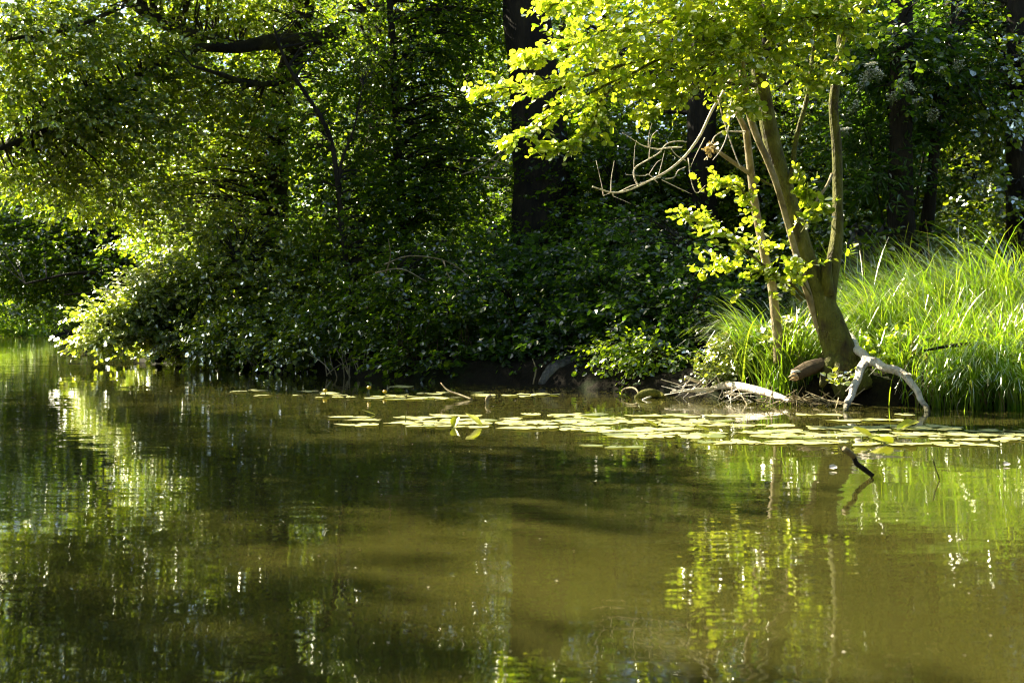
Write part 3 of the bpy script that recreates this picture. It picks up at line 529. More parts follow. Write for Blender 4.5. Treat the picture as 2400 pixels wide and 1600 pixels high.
# --- wood behind and added unseen trees, copied from three, moved and turned
def wood_tree(label, seed, h, leaf):
    b = np.zeros(3)
    return tree('woodland_tree', label, 'tree', b, [([b, b + [.1, .1, h * .3], b + [-.1, 0, h * .6], b + [.1, 0, h]], [.32, .25, .18, .05])],
      [((0, 0, h * .30), (2.6, 2.6, h * .18), 60, 9), ((.6, .3, h * .55), (3.0, 3.0, h * .16), 60, 9), ((-.4, 0, h * .8), (3.2, 3.2, h * .14), 60, 9), ((0, 0, h), (2.4, 2.4, h * .1), 26, 9)], M[leaf], M['bark_dark'], L=.17, k=8, kind='small', spray=.8, seed=seed, limb_r=.06, clump=.8)
WL = 'shaded woodland tree deep in the background behind the nearer shrubs'
protos = [wood_tree(WL, 71, 15, 'leaf_dark'), wood_tree(WL, 72, 17, 'leaf_canopy'), wood_tree(WL, 73, 14, 'leaf_dark')]
spots = [(-8, 42), (-4, 38), (3, 42), (10, 38), (-1.6, 41), (13.5, 32), (8, 42), (14, 42), (2, 50), (-6, 52), (18, 36), (20, 46), (9, 54), (-2, 60), (26, 54), (16, 58), (-9, 62), (17, 30), (-30, 92), (-24, 96), (-18, 94), (-12, 99), (-28, 105), (-14, 106), (-45, 96), (-29, 57), (-33, 63), (-27, 52), (-4, 95), (-9, -6), (-3, -9), (4, -7), (10, -8), (-14, -2), (16, -5), (0, -15), (-8, -15), (9, -16), (22, -9), (-18, 4), (-11, -4), (-6, -5), (1, -5.5), (7, -5), (13, -5), (19, -4), (4, -12), (-4, -12), (14, -12), (28, -4)]  # a few unseen on the left bank are added to shade the dark tree
g_ = np.random.default_rng(9)
for i, (x, y) in enumerate(spots):
    o = protos[i % 3]; loc = (x, y, gz(x, y) - .1); rz = g_.uniform(0, 6.28); sc = g_.uniform(.85, 1.15)
    if i < 3: o.location = loc; o.rotation_euler = (0, 0, rz); tag(o, group='trees of the wood behind the bank')
    elif y < 6: dup(o, loc, rz, sc, 'unseen woodland tree added behind the viewpoint to screen sky light', 'unseen trees added behind the viewpoint to screen sky light')  # copies behind the viewpoint are added to cut sky fill on the foliage
    else: dup(o, loc, rz, sc, group='trees of the wood behind the bank')

US = tree('background_shrub', 'dark shrub filling the shade between the trunks of the wood', 'shrub', np.zeros(3), [([np.zeros(3), np.array([.3, 0, 1.]), np.array([.5, .1, 2.4])], [.05, .04, .02]), ([np.zeros(3), np.array([-.4, .1, 1.]), np.array([-.8, 0, 2.0])], [.05, .04, .02])],
   [((0, 0, 1.2), (1.9, 1.2, 1.0), 44, 9), ((.3, .2, 2.5), (1.7, 1.2, .9), 36, 9), ((-.4, 0, 3.6), (1.2, 1, .7), 18, 9)], M['leaf_dark'], M['bark_dark'], L=.13, k=7, kind='small', spray=.55, seed=75, trunk_name='stem', limb_r=.015, group='shrubs in the shade of the wood')
for i, (x, y) in enumerate(((-5.5, 34), (-2.5, 31), (-.8, 33.5), (1.6, 31), (3.4, 28.5), (5.2, 30), (4.4, 34), (7.4, 29.5), (9.5, 31), (11.5, 29.5), (7.5, 34), (13.5, 30), (1.8, 27), (6.2, 26.5), (-8.5, 38), (0, 38), (11, 35))):
    loc = (x, y, gz(x, y) - .1)
    if i == 0: US.location = loc
    else: dup(US, loc, g_.uniform(0, 6.28), g_.uniform(.85, 1.25))

# --- trees on the left bank beside the viewpoint; their crowns stand over the water and shade it
def bank_tree(label, base, blobs, seed):
    b = np.array([base[0], base[1], gz(*base) - .1]); c = np.asarray(blobs[0][0], float)
    tree('bank_tree', label, 'tree', b, [([b, b + [.2, .1, 4], b * .6 + c * .4 + [0, 0, 3], c], [.35, .28, .2, .06])], blobs, M['leaf_canopy'], M['bark_dark'], L=.17, k=8, kind='small', spray=.8, seed=seed, limb_r=.07, clump=.8)
bank_tree('bank tree left of the viewpoint with its crown over the near water', (-18, 12.5), [((-17.5, 13.2, 14), (4.0, 2.0, 1.3), 210, 12)], 81)
bank_tree('bank tree on the left whose crown shades the middle of the creek', (-17.5, 20), [((-16.8, 19.7, 14), (3.6, 1.3, 1.2), 110, 12)], 82)
bank_tree('bank tree with a broad crown further from the water on the left', (-21, 17), [((-21.2, 17, 14.5), (4.4, 5.0, 2.0), 340, 13)], 84)
bank_tree('bank tree on the left whose crown shades the left half of the creek', (-23, 27), [((-23.5, 28.6, 13.5), (4.5, 4.6, 3.0), 170, 11), ((-19.6, 23.6, 13.8), (2.6, 2.2, 1.6), 80, 11)], 83)

# ------------------------------------------------------------------ low plants
g_ = np.random.default_rng(100)
mb = MB(); n_ = 26000
X = g_.uniform(-13, 24, n_ * 3); Y = g_.uniform(15.5, 60, n_ * 3); sdv = creek_sd(X, Y); ok = (sdv > .5) & (np.abs(X) < .46 * Y + 1) & (g_.uniform(0, 1, len(X)) < np.clip(28 / Y, .2, 1)); X, Y = X[ok][:n_], Y[ok][:n_]
q = np.stack([X, Y, ground_z(X, Y) + g_.uniform(.02, .5, len(X)) ** 1.3], -1)
leaves(mb, q, g_.normal(0, 1, q.shape) * [1, 1, .3], np.array([0, 0, 1.]) + g_.normal(0, .45, q.shape), g_.uniform(.09, .20, len(q)), 'ovate')
tag(mb.build('ground_cover', M['leaf_under']), 'low leafy plants covering the floor of the wood', 'ground cover', kind='stuff')

def blades(mb, base, h, lean, bend, width, g, mi=0, seg=6):
    """curved tapering grass blades; lean = compass angle, bend = how far the tip arches over (radians)"""
    n = len(base); t = np.linspace(0, 1, seg + 1)
    th0 = np.abs(g.normal(.08, .10, n)); th = th0[:, None] + bend[:, None] * t[None] ** 1.6
    dl = (h / seg)[:, None]; hx = np.cumsum(np.sin(th) * dl, 1) - np.sin(th[:, :1]) * dl; hz = np.cumsum(np.cos(th) * dl, 1) - np.cos(th[:, :1]) * dl
    dx, dy = np.cos(lean)[:, None], np.sin(lean)[:, None]
    c = np.stack([base[:, 0:1] + hx * dx, base[:, 1:2] + hx * dy, base[:, 2:3] + hz], -1)
    a = lean + math.pi / 2 + g.normal(0, .5, n); sv = np.stack([np.cos(a), np.sin(a), np.zeros(n)], -1)[:, None] * (width[:, None] * (1 - t[None] ** 1.5 * .92))[..., None] * .5
    V = np.stack([c - sv, c + sv], 2).reshape(n, -1, 3)
    i = np.arange(seg)[:, None] * 2; f = np.concatenate([i, i + 1, i + 3, i + 2], 1)
    mb.add(V.reshape(-1, 3), (np.arange(n)[:, None, None] * (2 * seg + 2) + f[None]).reshape(-1, 4), mi)

def tussock(label, x, y, d, n, rad, h, lean, spread, seed, bend=(1.0, 2.4), w_=.020, name='sedge_tussock', dry=.06, mat_='grass'):
    g = np.random.default_rng(seed); b = P(x, y, d); b[2] = gz(b[0], b[1]) - .03
    root = thing(name, label, 'grass tussock', b)
    p = np.stack([b[0] + g.normal(0, rad, n), b[1] + g.normal(0, rad * .7, n)], -1); z = ground_z(p[:, 0], p[:, 1]); p = np.concatenate([p, np.maximum(z, 0)[:, None] - .02], 1)
    m_ = MB(); blades(m_, p, h * g.uniform(.55, 1.15, n), lean + g.normal(0, spread, n), g.uniform(*bend, n), w_ * g.uniform(.6, 1.2, n), g)
    nd = max(4, int(n * dry)); i = g.integers(0, n, nd); blades(m_, p[i], h * g.uniform(.3, .8, nd), g.uniform(0, 6.28, nd), g.uniform(.8, 2.4, nd), w_ * g.uniform(.5, 1, nd), g, 1)
    m_.build('blade_clump', [M[mat_], M['dry_grass']], root)
    return root
PI = math.pi
tussock('sedge tussock arching left just right of the alder trunk', 2075, 800, 17.6, 420, .20, 1.6, PI, .7, 201)
tussock('second arching sedge tussock right of the alder trunk', 2170, 800, 17.8, 420, .22, 1.6, PI * .95, .9, 202)
tussock('tall sedge tussock in the middle of the sunny bank', 2270, 790, 17.6, 480, .25, 1.7, PI * .9, 1.0, 203)
tussock('tallest sedge tussock at the right edge of the sunny bank', 2370, 770, 17.8, 520, .28, 2.0, PI * .9, 1.1, 204)
tussock('bright grass tussock in front of the pale sapling stem', 1850, 875, 17.0, 420, .18, 1.05, PI * 1.3, 2.0, 205, (.4, 1.9))
tussock('grass tussock with long arching blades at the left end of the sunny bank', 1780, 860, 17.6, 420, .18, 1.25, PI, .8, 206, (1.0, 2.2))
tussock('grass tussock hanging over the white driftwood log', 1790, 890, 17.9, 260, .18, .7, PI * 1.3, 2.0, 207, (.5, 1.4))
tussock('lower grass tussock below the dark twig on the right bank', 2250, 890, 16.6, 380, .28, .95, PI * 1.4, 2.0, 208, (.5, 1.6), dry=.3)
tussock('green grass tussock reaching down to the water at the right edge', 2385, 900, 16.2, 420, .30, 1.15, PI * 1.2, 2.0, 209, (.5, 1.7))
tussock('drooping sedge tussock whose blades trail to the water right of the forked branch', 2240, 925, 15.95, 420, .26, 1.0, -PI * .55, .8, 210, (1.4, 2.9), dry=.25)
tussock('drooping sedge tussock at the water edge in the lower right corner of the bank', 2350, 925, 15.6, 460, .28, 1.1, -PI * .6, .8, 211, (1.3, 2.8), dry=.12)
mb = MB(); n_ = 5200; X = g_.uniform(3.2, 11.5, n_ * 2); Y = g_.uniform(15.6, 21.5, n_ * 2); s_ = creek_sd(X, Y); ok = (s_ > .35) & (s_ < 4.2) & (X > 4.6); X, Y = X[ok][:n_], Y[ok][:n_]
X = X + .24 * np.sin(X * 7 + Y * 3); Y = Y + .24 * np.sin(Y * 6 - X * 4)
hh = np.where(X > 4.9, 1.35, .8) * g_.uniform(.45, 1.2, len(X)) * np.clip(.5 + s_[ok][:n_] * .35, .45, 1.1)
blades(mb, np.stack([X, Y, ground_z(X, Y) - .02], -1), hh, PI * .95 + g_.normal(0, 1.1, len(X)), g_.uniform(.6, 2.3, len(X)), g_.uniform(.009, .022, len(X)), g_)
i = g_.integers(0, len(X), 420); blades(mb, np.stack([X[i], Y[i], ground_z(X[i], Y[i])], -1), hh[i] * g_.uniform(.7, 1.15, 420), g_.uniform(0, 6.28, 420), g_.uniform(.2, 2.2, 420), g_.uniform(.006, .016, 420), g_, 1)
tag(mb.build('tall_grass', [M['grass'], M['dry_grass']]), 'tall bright sedge grass covering the sunny right bank', 'grass', kind='stuff')

def herb(label, x, y, d, n, rx, ry, rd, L, leaf, seed, name='bank_herb', kind='ovate', hang=0):
    g = np.random.default_rng(seed); b = P(x, y, d); b[2] = gz(b[0], b[1]); root = thing(name, label, 'herb', b)
    q = blob_points(g, P(x, y, d), (rx / F * d, rd, ry / F * d), n); m_ = MB()
    sprays(m_, q, g.normal(0, .6, q.shape) + np.array([0, -.3, .3 - hang]), .22, 6, L, kind, .5, .2, .003, g); m_.build('foliage', [M[leaf], M['flower_stalk']], root); return root
herb('pale leafy herbs hanging over the water below the right bank grass', 2255, 915, 16.0, 90, 70, 45, .3, .075, 'leaf_herb', 301)
herb('dense green herbs filling the hollow behind the forked fallen branch', 2120, 830, 16.9, 130, 90, 60, .35, .085, 'leaf_bright', 302)
herb('leafy green herbs at the right edge by the waterline', 2350, 920, 15.8, 130, 60, 50, .3, .07, 'leaf_bright', 303)
herb('small yellow lit herbs behind the white driftwood log', 1680, 870, 17.6, 110, 60, 28, .3, .06, 'leaf_herb', 304)
herb('sunlit herbs around the short cut log left of the alder', 1710, 820, 18.0, 100, 70, 40, .35, .07, 'leaf_herb', 305)
herb('small leafy twig at the foot of the alder trunk above the water', 1965, 895, 15.9, 9, 26, 16, .1, .08, 'leaf_herb', 306)
herb('sunlit herbs between the grass and the alder trunk', 1830, 790, 17.2, 70, 60, 45, .3, .08, 'leaf_herb', 307)

# ------------------------------------------------------------------ fallen wood
def log(name, label, cat, parts, base=None):
    root = thing(name, label, cat, base if base is not None else parts[0][2][0])
    for pn, mt, pts, rad, kw in parts:
        m_ = MB(); tube(m_, pts, rad, kw.get('sides', 12), kw.get('sub', 5), kw.get('rough', .09)); m_.build(pn, M[mt], root, True)
    return root
log('fallen_branch', 'forked white fallen branch straddling the water beside the alder', 'branch', [
    ('limb', 'wood_bare', [P(1965, 765, 17.0), P(1978, 783, 16.85), P(1996, 797, 16.7), P(2006, 818, 16.5), P(2024, 830, 16.3), P(2034, 845, 16.1), P(2046, 850, 15.95)], [.066, .07, .06, .068, .06, .066, .042], {'rough': .22, 'sides': 14}),
    ('limb', 'wood_bare', [P(2022, 842, 16.1), P(2048, 846, 16.0), P(2072, 860, 15.85), P(2098, 866, 15.75), P(2120, 878, 15.65), P(2134, 896, 15.5), P(2150, 917, 15.4), P(2158, 938, 15.25), P(2172, 957, 15.1), P(2173, 975, 14.95), P(2166, 990, 14.8)], [.046, .056, .05, .057, .046, .040, .035, .031, .032, .028, .016], {'rough': .22, 'sides': 14}),
    ('limb', 'wood_bare', [P(2030, 846, 16.05), P(2017, 864, 15.9), P(2012, 886, 15.75), P(2002, 906, 15.6), P(1996, 928, 15.45), P(1986, 944, 15.3), P(1982, 962, 15.15), P(1974, 985, 14.9)], [.048, .048, .041, .042, .034, .036, .026, .016], {'rough': .22, 'sides': 14}),
    ('snag', 'wood_bare', [P(2123, 880, 15.6), P(2132, 876, 15.55), P(2138, 880, 15.5)], [.02, .012, .004], {'sides': 6}),
    ('snag', 'wood_bare', [P(2047, 850, 16.0), P(2052, 840, 15.95), P(2050, 836, 15.9)], [.025, .016, .006], {'sides': 6}),
    ('snag', 'wood_bare', [P(2003, 900, 15.6), P(1992, 908, 15.5), P(1982, 916, 15.45)], [.016, .011, .004], {'sides': 6}),
    ('snag', 'wood_bare', [P(1980, 962, 15.1), P(1970, 976, 14.95), P(1978, 992, 14.75)], [.016, .013, .009], {'sides': 6})], P(2028, 860, 16.1))
log('broken_log', 'short broken brown log jutting left from the foot of the alder', 'log', [('log', 'wood_brown', [P(1940, 848, 16.5), P(1900, 862, 16.3), P(1862, 880, 16.1)], [.055, .068, .066], {'rough': .3, 'sides': 16}), ('cut_face', 'wood_cut', [P(1862.5, 879.8, 16.1), P(1860.5, 881, 16.09)], [.066, .05], {'sub': 1, 'rough': .25}), ('splinter', 'wood_white', [P(1872, 872, 16.1), P(1862, 871, 16.05), P(1852, 876, 16.0)], [.03, .022, .004], {'sides': 6, 'rough': .2}), ('splinter', 'wood_cut', [P(1868, 886, 16.1), P(1858, 888, 16.05), P(1850, 890, 16.0)], [.03, .018, .003], {'sides': 6, 'rough': .2}), ('splinter', 'wood_cut', [P(1866, 880, 16.05), P(1855, 881, 16.0), P(1848, 884, 15.95)], [.028, .02, .004], {'sides': 6, 'rough': .2})])
log('cut_log', 'short cut log with a pale end lying in the grass left of the alder', 'log', [('log', 'wood_brown', [P(1775, 800, 18.0), P(1745, 788, 17.9), P(1705, 782, 17.7)], [.06, .055, .05], {'rough': .2}), ('cut_face', 'wood_cut', [P(1706, 782, 17.7), P(1703, 782, 17.69)], [.045, .04], {'sub': 1})])
log('driftwood_log', 'bleached white driftwood log lying along the waterline', 'log', [
    ('log', 'wood_white', [P(1668, 912, 17.6), P(1700, 902, 17.3), P(1740, 906, 17.0), P(1780, 916, 16.7), P(1825, 930, 16.3), P(1850, 940, 16.0)], [.03, .048, .055, .05, .04, .025], {'rough': .16}),
    ('limb', 'wood_white', [P(1650, 898, 17.7), P(1630, 892, 17.6), P(1606, 883, 17.5)], [.024, .026, .022], {'sides': 8, 'rough': .15}),
    ('limb', 'wood_white', [P(1680, 912, 17.5), P(1640, 914, 17.4), P(1600, 916, 17.3), P(1572, 919, 17.2)], [.03, .028, .02, .01], {'sides': 8, 'rough': .15})], P(1720, 915, 17.2))
g_ = np.random.default_rng(55)
for i, (x, y, d, lab) in enumerate(((1660, 908, 17.4, 'tangle of thin grey twigs caught on the driftwood log'), (1880, 935, 16.0, 'heap of broken twigs washed up below the alder roots'), (1730, 925, 16.8, 'sparse dry twigs stuck in the mud in front of the driftwood log'))):
    root = thing('twig_heap', lab, 'twigs', P(x, y, d)); m_ = MB(); n_ = (40, 70, 24)[i]
    c = P(x, y, d) + g_.normal(0, 1, (n_, 3)) * [(.22, .32, .3)[i], .2, .035]; c[:, 2] = np.abs(c[:, 2] - .03) + .02; dd = norm(g_.normal(0, 1, (n_, 3)) * [1, .6, .45]) * g_.uniform(.06, .22, (n_, 1)); twig_tubes(m_, c - dd, c + dd, .008, .004); m_.build('twig_tangle', M['wood_white'] if i != 1 else M['bark_pale'], root)
log('fallen_stump', 'torn grey fallen stump lying in the shade behind the grass', 'stump', [
    ('log', 'wood_grey', [P(1990, 640, 23.6), P(2010, 590, 23.5), P(2030, 550, 23.4), P(2050, 545, 23.2)], [.18, .24, .22, .06], {'rough': .3, 'sides': 22}),
    ('root', 'wood_grey', [P(2005, 560, 23.3), P(2000, 535, 23.3), P(2008, 522, 23.3)], [.08, .05, .01], {'sides': 7, 'rough': .2}),
    ('root', 'wood_grey', [P(2030, 550, 23.3), P(2034, 528, 23.3), P(2026, 518, 23.3)], [.07, .04, .01], {'sides': 7, 'rough': .2}),
    ('root', 'wood_grey', [P(2045, 560, 23.3), P(2066, 540, 23.2), P(2075, 515, 23.2)], [.07, .04, .01], {'sides': 7}),
    ('root', 'bark_dark', [P(2000, 530, 23.2), P(2030, 540, 23.1), P(2055, 560, 23.0), P(2050, 600, 23.0)], [.04, .06, .09, .07], {'sides': 7})])
log('mossy_float', 'mossy lump of wood floating left of the white driftwood', 'driftwood', [
    ('log', 'moss', [P(1488, 934, 17.6), P(1505, 924, 17.6), P(1525, 921, 17.6), P(1545, 924, 17.6), P(1556, 930, 17.5)], [.03, .06, .07, .05, .025], {'rough': .2}),
    ('snag', 'wood_white', [P(1506, 937, 17.2), P(1518, 932, 17.25), P(1526, 930, 17.3)], [.012, .014, .01], {'sides': 6})])
log('arched_root', 'thin root arching out of the water beside the mossy lump', 'root', [('root', 'bark_pale', [P(1457, 926, 18.1), P(1459, 916, 18.1), P(1468, 910, 18.1), P(1484, 909, 18.0), P(1494, 916, 17.9), P(1498, 928, 17.8)], [.012, .014, .015, .015, .013, .012], {'sides': 7})])
log('water_branch', 'dark crooked branch stub poking out of the water in front of the lily pads', 'branch', [('limb', 'bark_dark', [P(2046, 1115, 8.85), P(2024, 1098, 8.85), P(2007, 1085, 8.8), P(2000, 1070, 8.8), P(1984, 1056, 8.75), P(1976, 1051, 8.7)], [.016, .018, .017, .017, .016, .014], {}), ('limb', 'bark_pale', [P(2001, 1069.5, 8.77), P(1990, 1059, 8.74), P(1979, 1051, 8.69)], [.0185, .0185, .017], {})])
log('reed_stalk', 'thin dark stalk slanting from the water near the right edge', 'stalk', [('stalk', 'bark_dark', [P(2202, 1123, 8.7), P(2193, 1098, 8.7), P(2185, 1073, 8.7)], [.004, .004, .003], {'sides': 6})])
log('floating_twig', 'slanting twig over the far lily pads', 'twig', [('twig', 'bark_pale', [P(1107, 936, 17.2), P(1075, 924, 17.4), P(1050, 915, 17.5), P(1033, 897, 17.6)], [.012, .014, .013, .008], {'sides': 7})])
log('curved_stub', 'short curved dark stub standing out of the water by the far lily pads', 'stub', [('stub', 'bark_pale', [P(1143, 945, 16.5), P(1141, 938, 16.5), P(1145, 930, 16.5), P(1152, 926, 16.5)], [.022, .026, .026, .018], {'sides': 9})])
log('hanging_branch', 'long dark twig lying across the grass at the right', 'branch', [('limb', 'bark_dark', [P(2165, 822, 15.8), P(2230, 810, 15.8), P(2300, 806, 15.9), P(2360, 812, 16.0), P(2420, 815, 16.1)], [.014, .024, .026, .026, .02], {})])
log('submerged_boulder', 'rounded dark boulder at the foot of the shaded bank', 'boulder', [('stone', 'wood_grey', [P(1270, 905, 20.6), P(1300, 880, 20.8), P(1350, 868, 20.9), P(1400, 880, 20.9), P(1425, 905, 20.8)], [.08, .22, .26, .2, .06], {'rough': .12})])
for x, y, d, lab in ((1250, 870, 20.6, 'thin pale stick leaning at the waterline by the dark boulder'), (1400, 840, 20.2, 'fallen stick slanting down the shaded bank to the low bush')):
    log('stick', lab, 'stick', [('stick', 'bark_pale', [P(x, y + 30, d), P(x + 6, y - 5, d + .1), P(x - 2 if x < 1300 else x - 70, y - 30, d + .3)], [.014, .013, .008], {'sides': 6})])
for i, (x, y, lab, pts) in enumerate(((1150, 380, 'tangle of bare sunlit twigs left of the massive trunk', [[(1080, 410), (1120, 395), (1170, 360), (1205, 340)], [(1100, 370), (1150, 375), (1200, 390)], [(1140, 420), (1160, 385), (1190, 350)], [(1130, 415), (1180, 418), (1200, 412)]]),
                                      (930, 640, 'bare grey vine stems hanging over the dark shrub', [[(900, 620), (960, 600), (1040, 610), (1090, 640), (1120, 680)], [(905, 640), (915, 600), (910, 560)], [(1040, 612), (1060, 660), (1110, 680)], [(880, 640), (940, 630), (1000, 660)]]))):
    d = (25.2, 22.6)[i]; root = thing('bare_twigs', lab, 'twigs', P(x, y, d)); m_ = MB()
    for q in pts: tube(m_, pp(q, d, d - .4), np.linspace(.014, .006, len(q)), 5, 4)
    m_.build('twig_tangle', M['bark_pale'], root, True)

for i_, (x0, x1, y0, lab) in enumerate(((600, 760, 868, 'dry pale twigs trailing in the water below the glossy shrub on the left'), (760, 880, 878, 'dead bare stems at the waterline below the slender dark sapling'), (400, 560, 850, 'grey dead twigs dipping into the water under the overhanging shrub'))):
    g_ = np.random.default_rng(900 + i_); d = (26.6, 24.2, 29.2)[i_]; root = thing('dead_twigs', lab, 'twigs', P((x0 + x1) / 2, y0, d)); m_ = MB()
    for k_ in range(15):
        x = g_.uniform(x0, x1); dx = g_.normal(0, 26); tube(m_, pp([(x, y0 + g_.uniform(-2, 12)), (x + dx * .4, y0 - g_.uniform(8, 22)), (x + dx, y0 - g_.uniform(20, 52)), (x + dx * 1.7, y0 - g_.uniform(30, 80))], d - .5, d + .1), [.011, .010, .008, .004], 5, 4)
    m_.build('twig_tangle', M['bark_pale'], root, True)
root = thing('hanging_roots', 'curtain of thin roots hanging in the black hollow of the bank', 'roots', P(1150, 860, 22.4)); m_ = MB(); g_ = np.random.default_rng(88)
for i in range(26):
    x = g_.uniform(880, 1330); y0 = g_.uniform(740, 800); d = 22.3 + (1100 - x) * .002; tube(m_, pp([(x, y0), (x + g_.normal(0, 8), y0 + 40), (x + g_.normal(0, 14), y0 + g_.uniform(70, 110))], d, d - .1), [.008, .006, .003], 4, 3)
m_.build('root_tangle', M['wood_brown'], root)
# ------------------------------------------------------------------ water lilies
def pad_mesh(g, L, tiltx=0, tilty=0, curl=0.0):
    n = 26; a = np.linspace(.2, 2 * PI - .2, n); W_ = .68
    r = .5 * L * (1 + .05 * np.sin(3 * a + g.uniform(0, 6)) + .04 * np.sin(5 * a + g.uniform(0, 6)) + g.normal(0, .025, n)) * (1 - .16 * np.exp(-((a - .2) / .3) ** 2) * 0); x = np.cos(a) * r; y = np.sin(a) * r * W_
    z = .003 + curl * L * (np.abs(y) / (L * .5)) ** 2 + g.normal(0, .004 * L, n) + L * .012 * np.sin(2 * a + g.uniform(0, 6))
    ring = np.stack([x, y, z + x * tiltx + y * tilty], -1); inner = ring * [.55, .55, 1]; inner[:, 2] = .002 + ring[:, 2] * .3
    c = np.array([[.06 * L, 0, .002]]); V = np.vstack([ring, inner, c]); i = np.arange(n - 1)
    return V, np.stack([i, i + 1, n + i + 1, n + i], -1), np.stack([n + i, n + i + 1, np.full(n - 1, 2 * n)], -1)
pad_protos = []
for s_ in range(6):
    g = np.random.default_rng(400 + s_); m_ = MB(); V, fq, ft = pad_mesh(g, 1.0); m_.add(V, fq); m_.f.append(ft); m_.m.append(np.zeros(len(ft)))
    pad_protos.append((m_, g))
pad_me = []
def pad(loc, L, rz, label, group, v, mt='pad', tilt=(0, 0)):
    if not pad_me:
        for m_, g in pad_protos:
            o = m_.build('lily_pad', M['pad']); pad_me.append(o.data); bpy.data.objects.remove(o)
        for me in list(pad_me): m2 = me.copy(); m2.materials[0] = M['pad_green']; pad_me.append(m2)
    o = bpy.data.objects.new('lily_pad', pad_me[v % 6 + (6 if mt == 'pad_green' else 0)]); S.collection.objects.link(o)
    o.location = [float(c) for c in loc]; o.scale = (L, L, L); o.rotation_euler = (tilt[0], tilt[1], rz); tag(o, label, 'lily pad', group); return o
def wat(x, y, z=0): d = F * CAM_H / (y - HY); p = P(x, y, d); p[2] = z; return p
g_ = np.random.default_rng(600); placed = []
def strip(x0, x1, y0, y1, n, label, group, L=(.18, .42)):
    k = 0; tries = 0
    while k < n and tries < n * 60:
        tries += 1; p = wat(g_.uniform(x0, x1), g_.uniform(y0, y1)); l_ = g_.uniform(*L)
        if any((p[0] - q[0]) ** 2 + ((p[1] - q[1]) * 1.15) ** 2 < ((l_ + q[2]) * .27) ** 2 for q in placed): continue
        placed.append((p[0], p[1], l_)); k += 1
        p[2] = .004 + .0012 * (len(placed) % 9)
        pad(p, l_, g_.uniform(0, 6.28), label, group, int(g_.integers(0, 6)), 'pad_green' if g_.uniform() < .14 else 'pad', (g_.normal(0, .02), g_.normal(0, .02)))
G1 = 'far lily pads around the yellow flowers'; L1 = 'flat floating lily pad among the far ones around the yellow flowers'
G2 = 'lily pads of the left part of the long band'; L2 = 'pale lily pad in the left half of the long floating band'
G3 = 'lily pads of the right part of the long band'; L3 = 'pale lily pad in the long band below the alder and the forked branch'
strip(745, 880, 921, 933, 6, L1, G1); strip(870, 1000, 924, 936, 9, L1, G1); strip(990, 1150, 920, 936, 12, L1, G1); strip(880, 970, 905, 909, 3, L1, G1); strip(1175, 1330, 924, 932, 5, L1, G1); strip(560, 760, 908, 934, 7, L1, G1)
strip(785, 850, 979, 982, 2, L2, G2); strip(820, 880, 984, 987, 2, L2, G2); strip(790, 880, 995, 997, 3, L2, G2); strip(915, 1050, 978, 981, 5, L2, G2); strip(1040, 1100, 973, 975, 2, L2, G2); strip(1055, 1200, 982, 986, 5, L2, G2)
strip(915, 1130, 989, 994, 11, L2, G2); strip(960, 1130, 998, 1001, 6, L2, G2); strip(1180, 1420, 987, 995, 16, L2, G2); strip(1150, 1420, 1001, 1006, 9, L2, G2); strip(1230, 1430, 972, 975, 5, L2, G2); strip(1330, 1460, 979, 982, 5, L2, G2); strip(1370, 1500, 1010, 1013, 5, L2, G2)
strip(1420, 1700, 984, 992, 20, L3, G3); strip(1480, 1740, 973, 977, 7, L3, G3); strip(1560, 1830, 996, 999, 9, L3, G3); strip(1490, 1640, 1004, 1008, 5, L3, G3); strip(1425, 1690, 1016, 1026, 15, L3, G3); strip(1650, 1960, 1034, 1040, 12, L3, G3); strip(1740, 1900, 1010, 1016, 8, L3, G3); strip(1760, 1960, 1020, 1026, 9, L3, G3)
strip(1900, 2240, 1000, 1008, 18, L3, G3); strip(1960, 2410, 1016, 1024, 24, L3, G3); strip(2000, 2330, 1040, 1045, 8, L3, G3); strip(2280, 2420, 1008, 1012, 6, L3, G3); strip(2180, 2420, 1030, 1034, 6, L3, G3); strip(1860, 2150, 971, 975, 3, L3, G3); strip(1960, 2120, 984, 988, 4, L3, G3)
# standing or folded pads
def folded_pad(x, y, L, label, rz, tilt, fold=.5):
    g = np.random.default_rng(int(x)); p = wat(x, y, 0); m_ = MB(); V, fq, ft = pad_mesh(g, L, curl=fold); V = V.copy()
    root = thing('lily_pad', label, 'lily pad', p); c, s_ = math.cos(tilt), math.sin(tilt)
    V = V @ np.array([[c, 0, s_], [0, 1, 0], [-s_, 0, c]]); V[:, 2] -= V[:, 2].min() - .002; c, s_ = math.cos(rz), math.sin(rz); V = V @ np.array([[c, s_, 0], [-s_, c, 0], [0, 0, 1]])
    m_.add(V + p, fq); m_.f.append(ft); m_.m.append(np.zeros(len(ft)))
    m_.build('blade', M['pad_green'], root, True); m_ = MB(); tube(m_, [p + [0, 0, -.2], p + [.01, 0, -.05], p + [0, 0, .02]], [.007, .006, .006], 6, 3); m_.build('leaf_stalk', M['flower_stalk'], root, True)
folded_pad(865, 972, .16, 'yellow green pad tilted up alone above the band', .2, -.35, .15)
folded_pad(1108, 998, .22, 'upright folded green pad rising from the left half of the band', .5, -.65, .35)
folded_pad(1068, 1000, .14, 'small curled pad beside the upright folded one', 1.2, .7, .5)
folded_pad(2065, 1040, .24, 'green folded pad in front of the forked branch', .3, -.25, .4)
folded_pad(2020, 1027, .22, 'small raised green pad left of the folded one by the forked branch', .5, -.5, .2)
folded_pad(2130, 1006, .24, 'narrow curled green pad beside the leg of the forked branch', .2, .3, .5)
folded_pad(1880, 1030, .32, 'green pad floating below the broken log', .1, -.08, .1)
folded_pad(1525, 1001, .16, 'small raised green pad in the middle of the band', .5, -.5, .2)
folded_pad(1640, 1010, .20, 'raised yellow green pad right of the middle of the band', .2, -.4, .2)
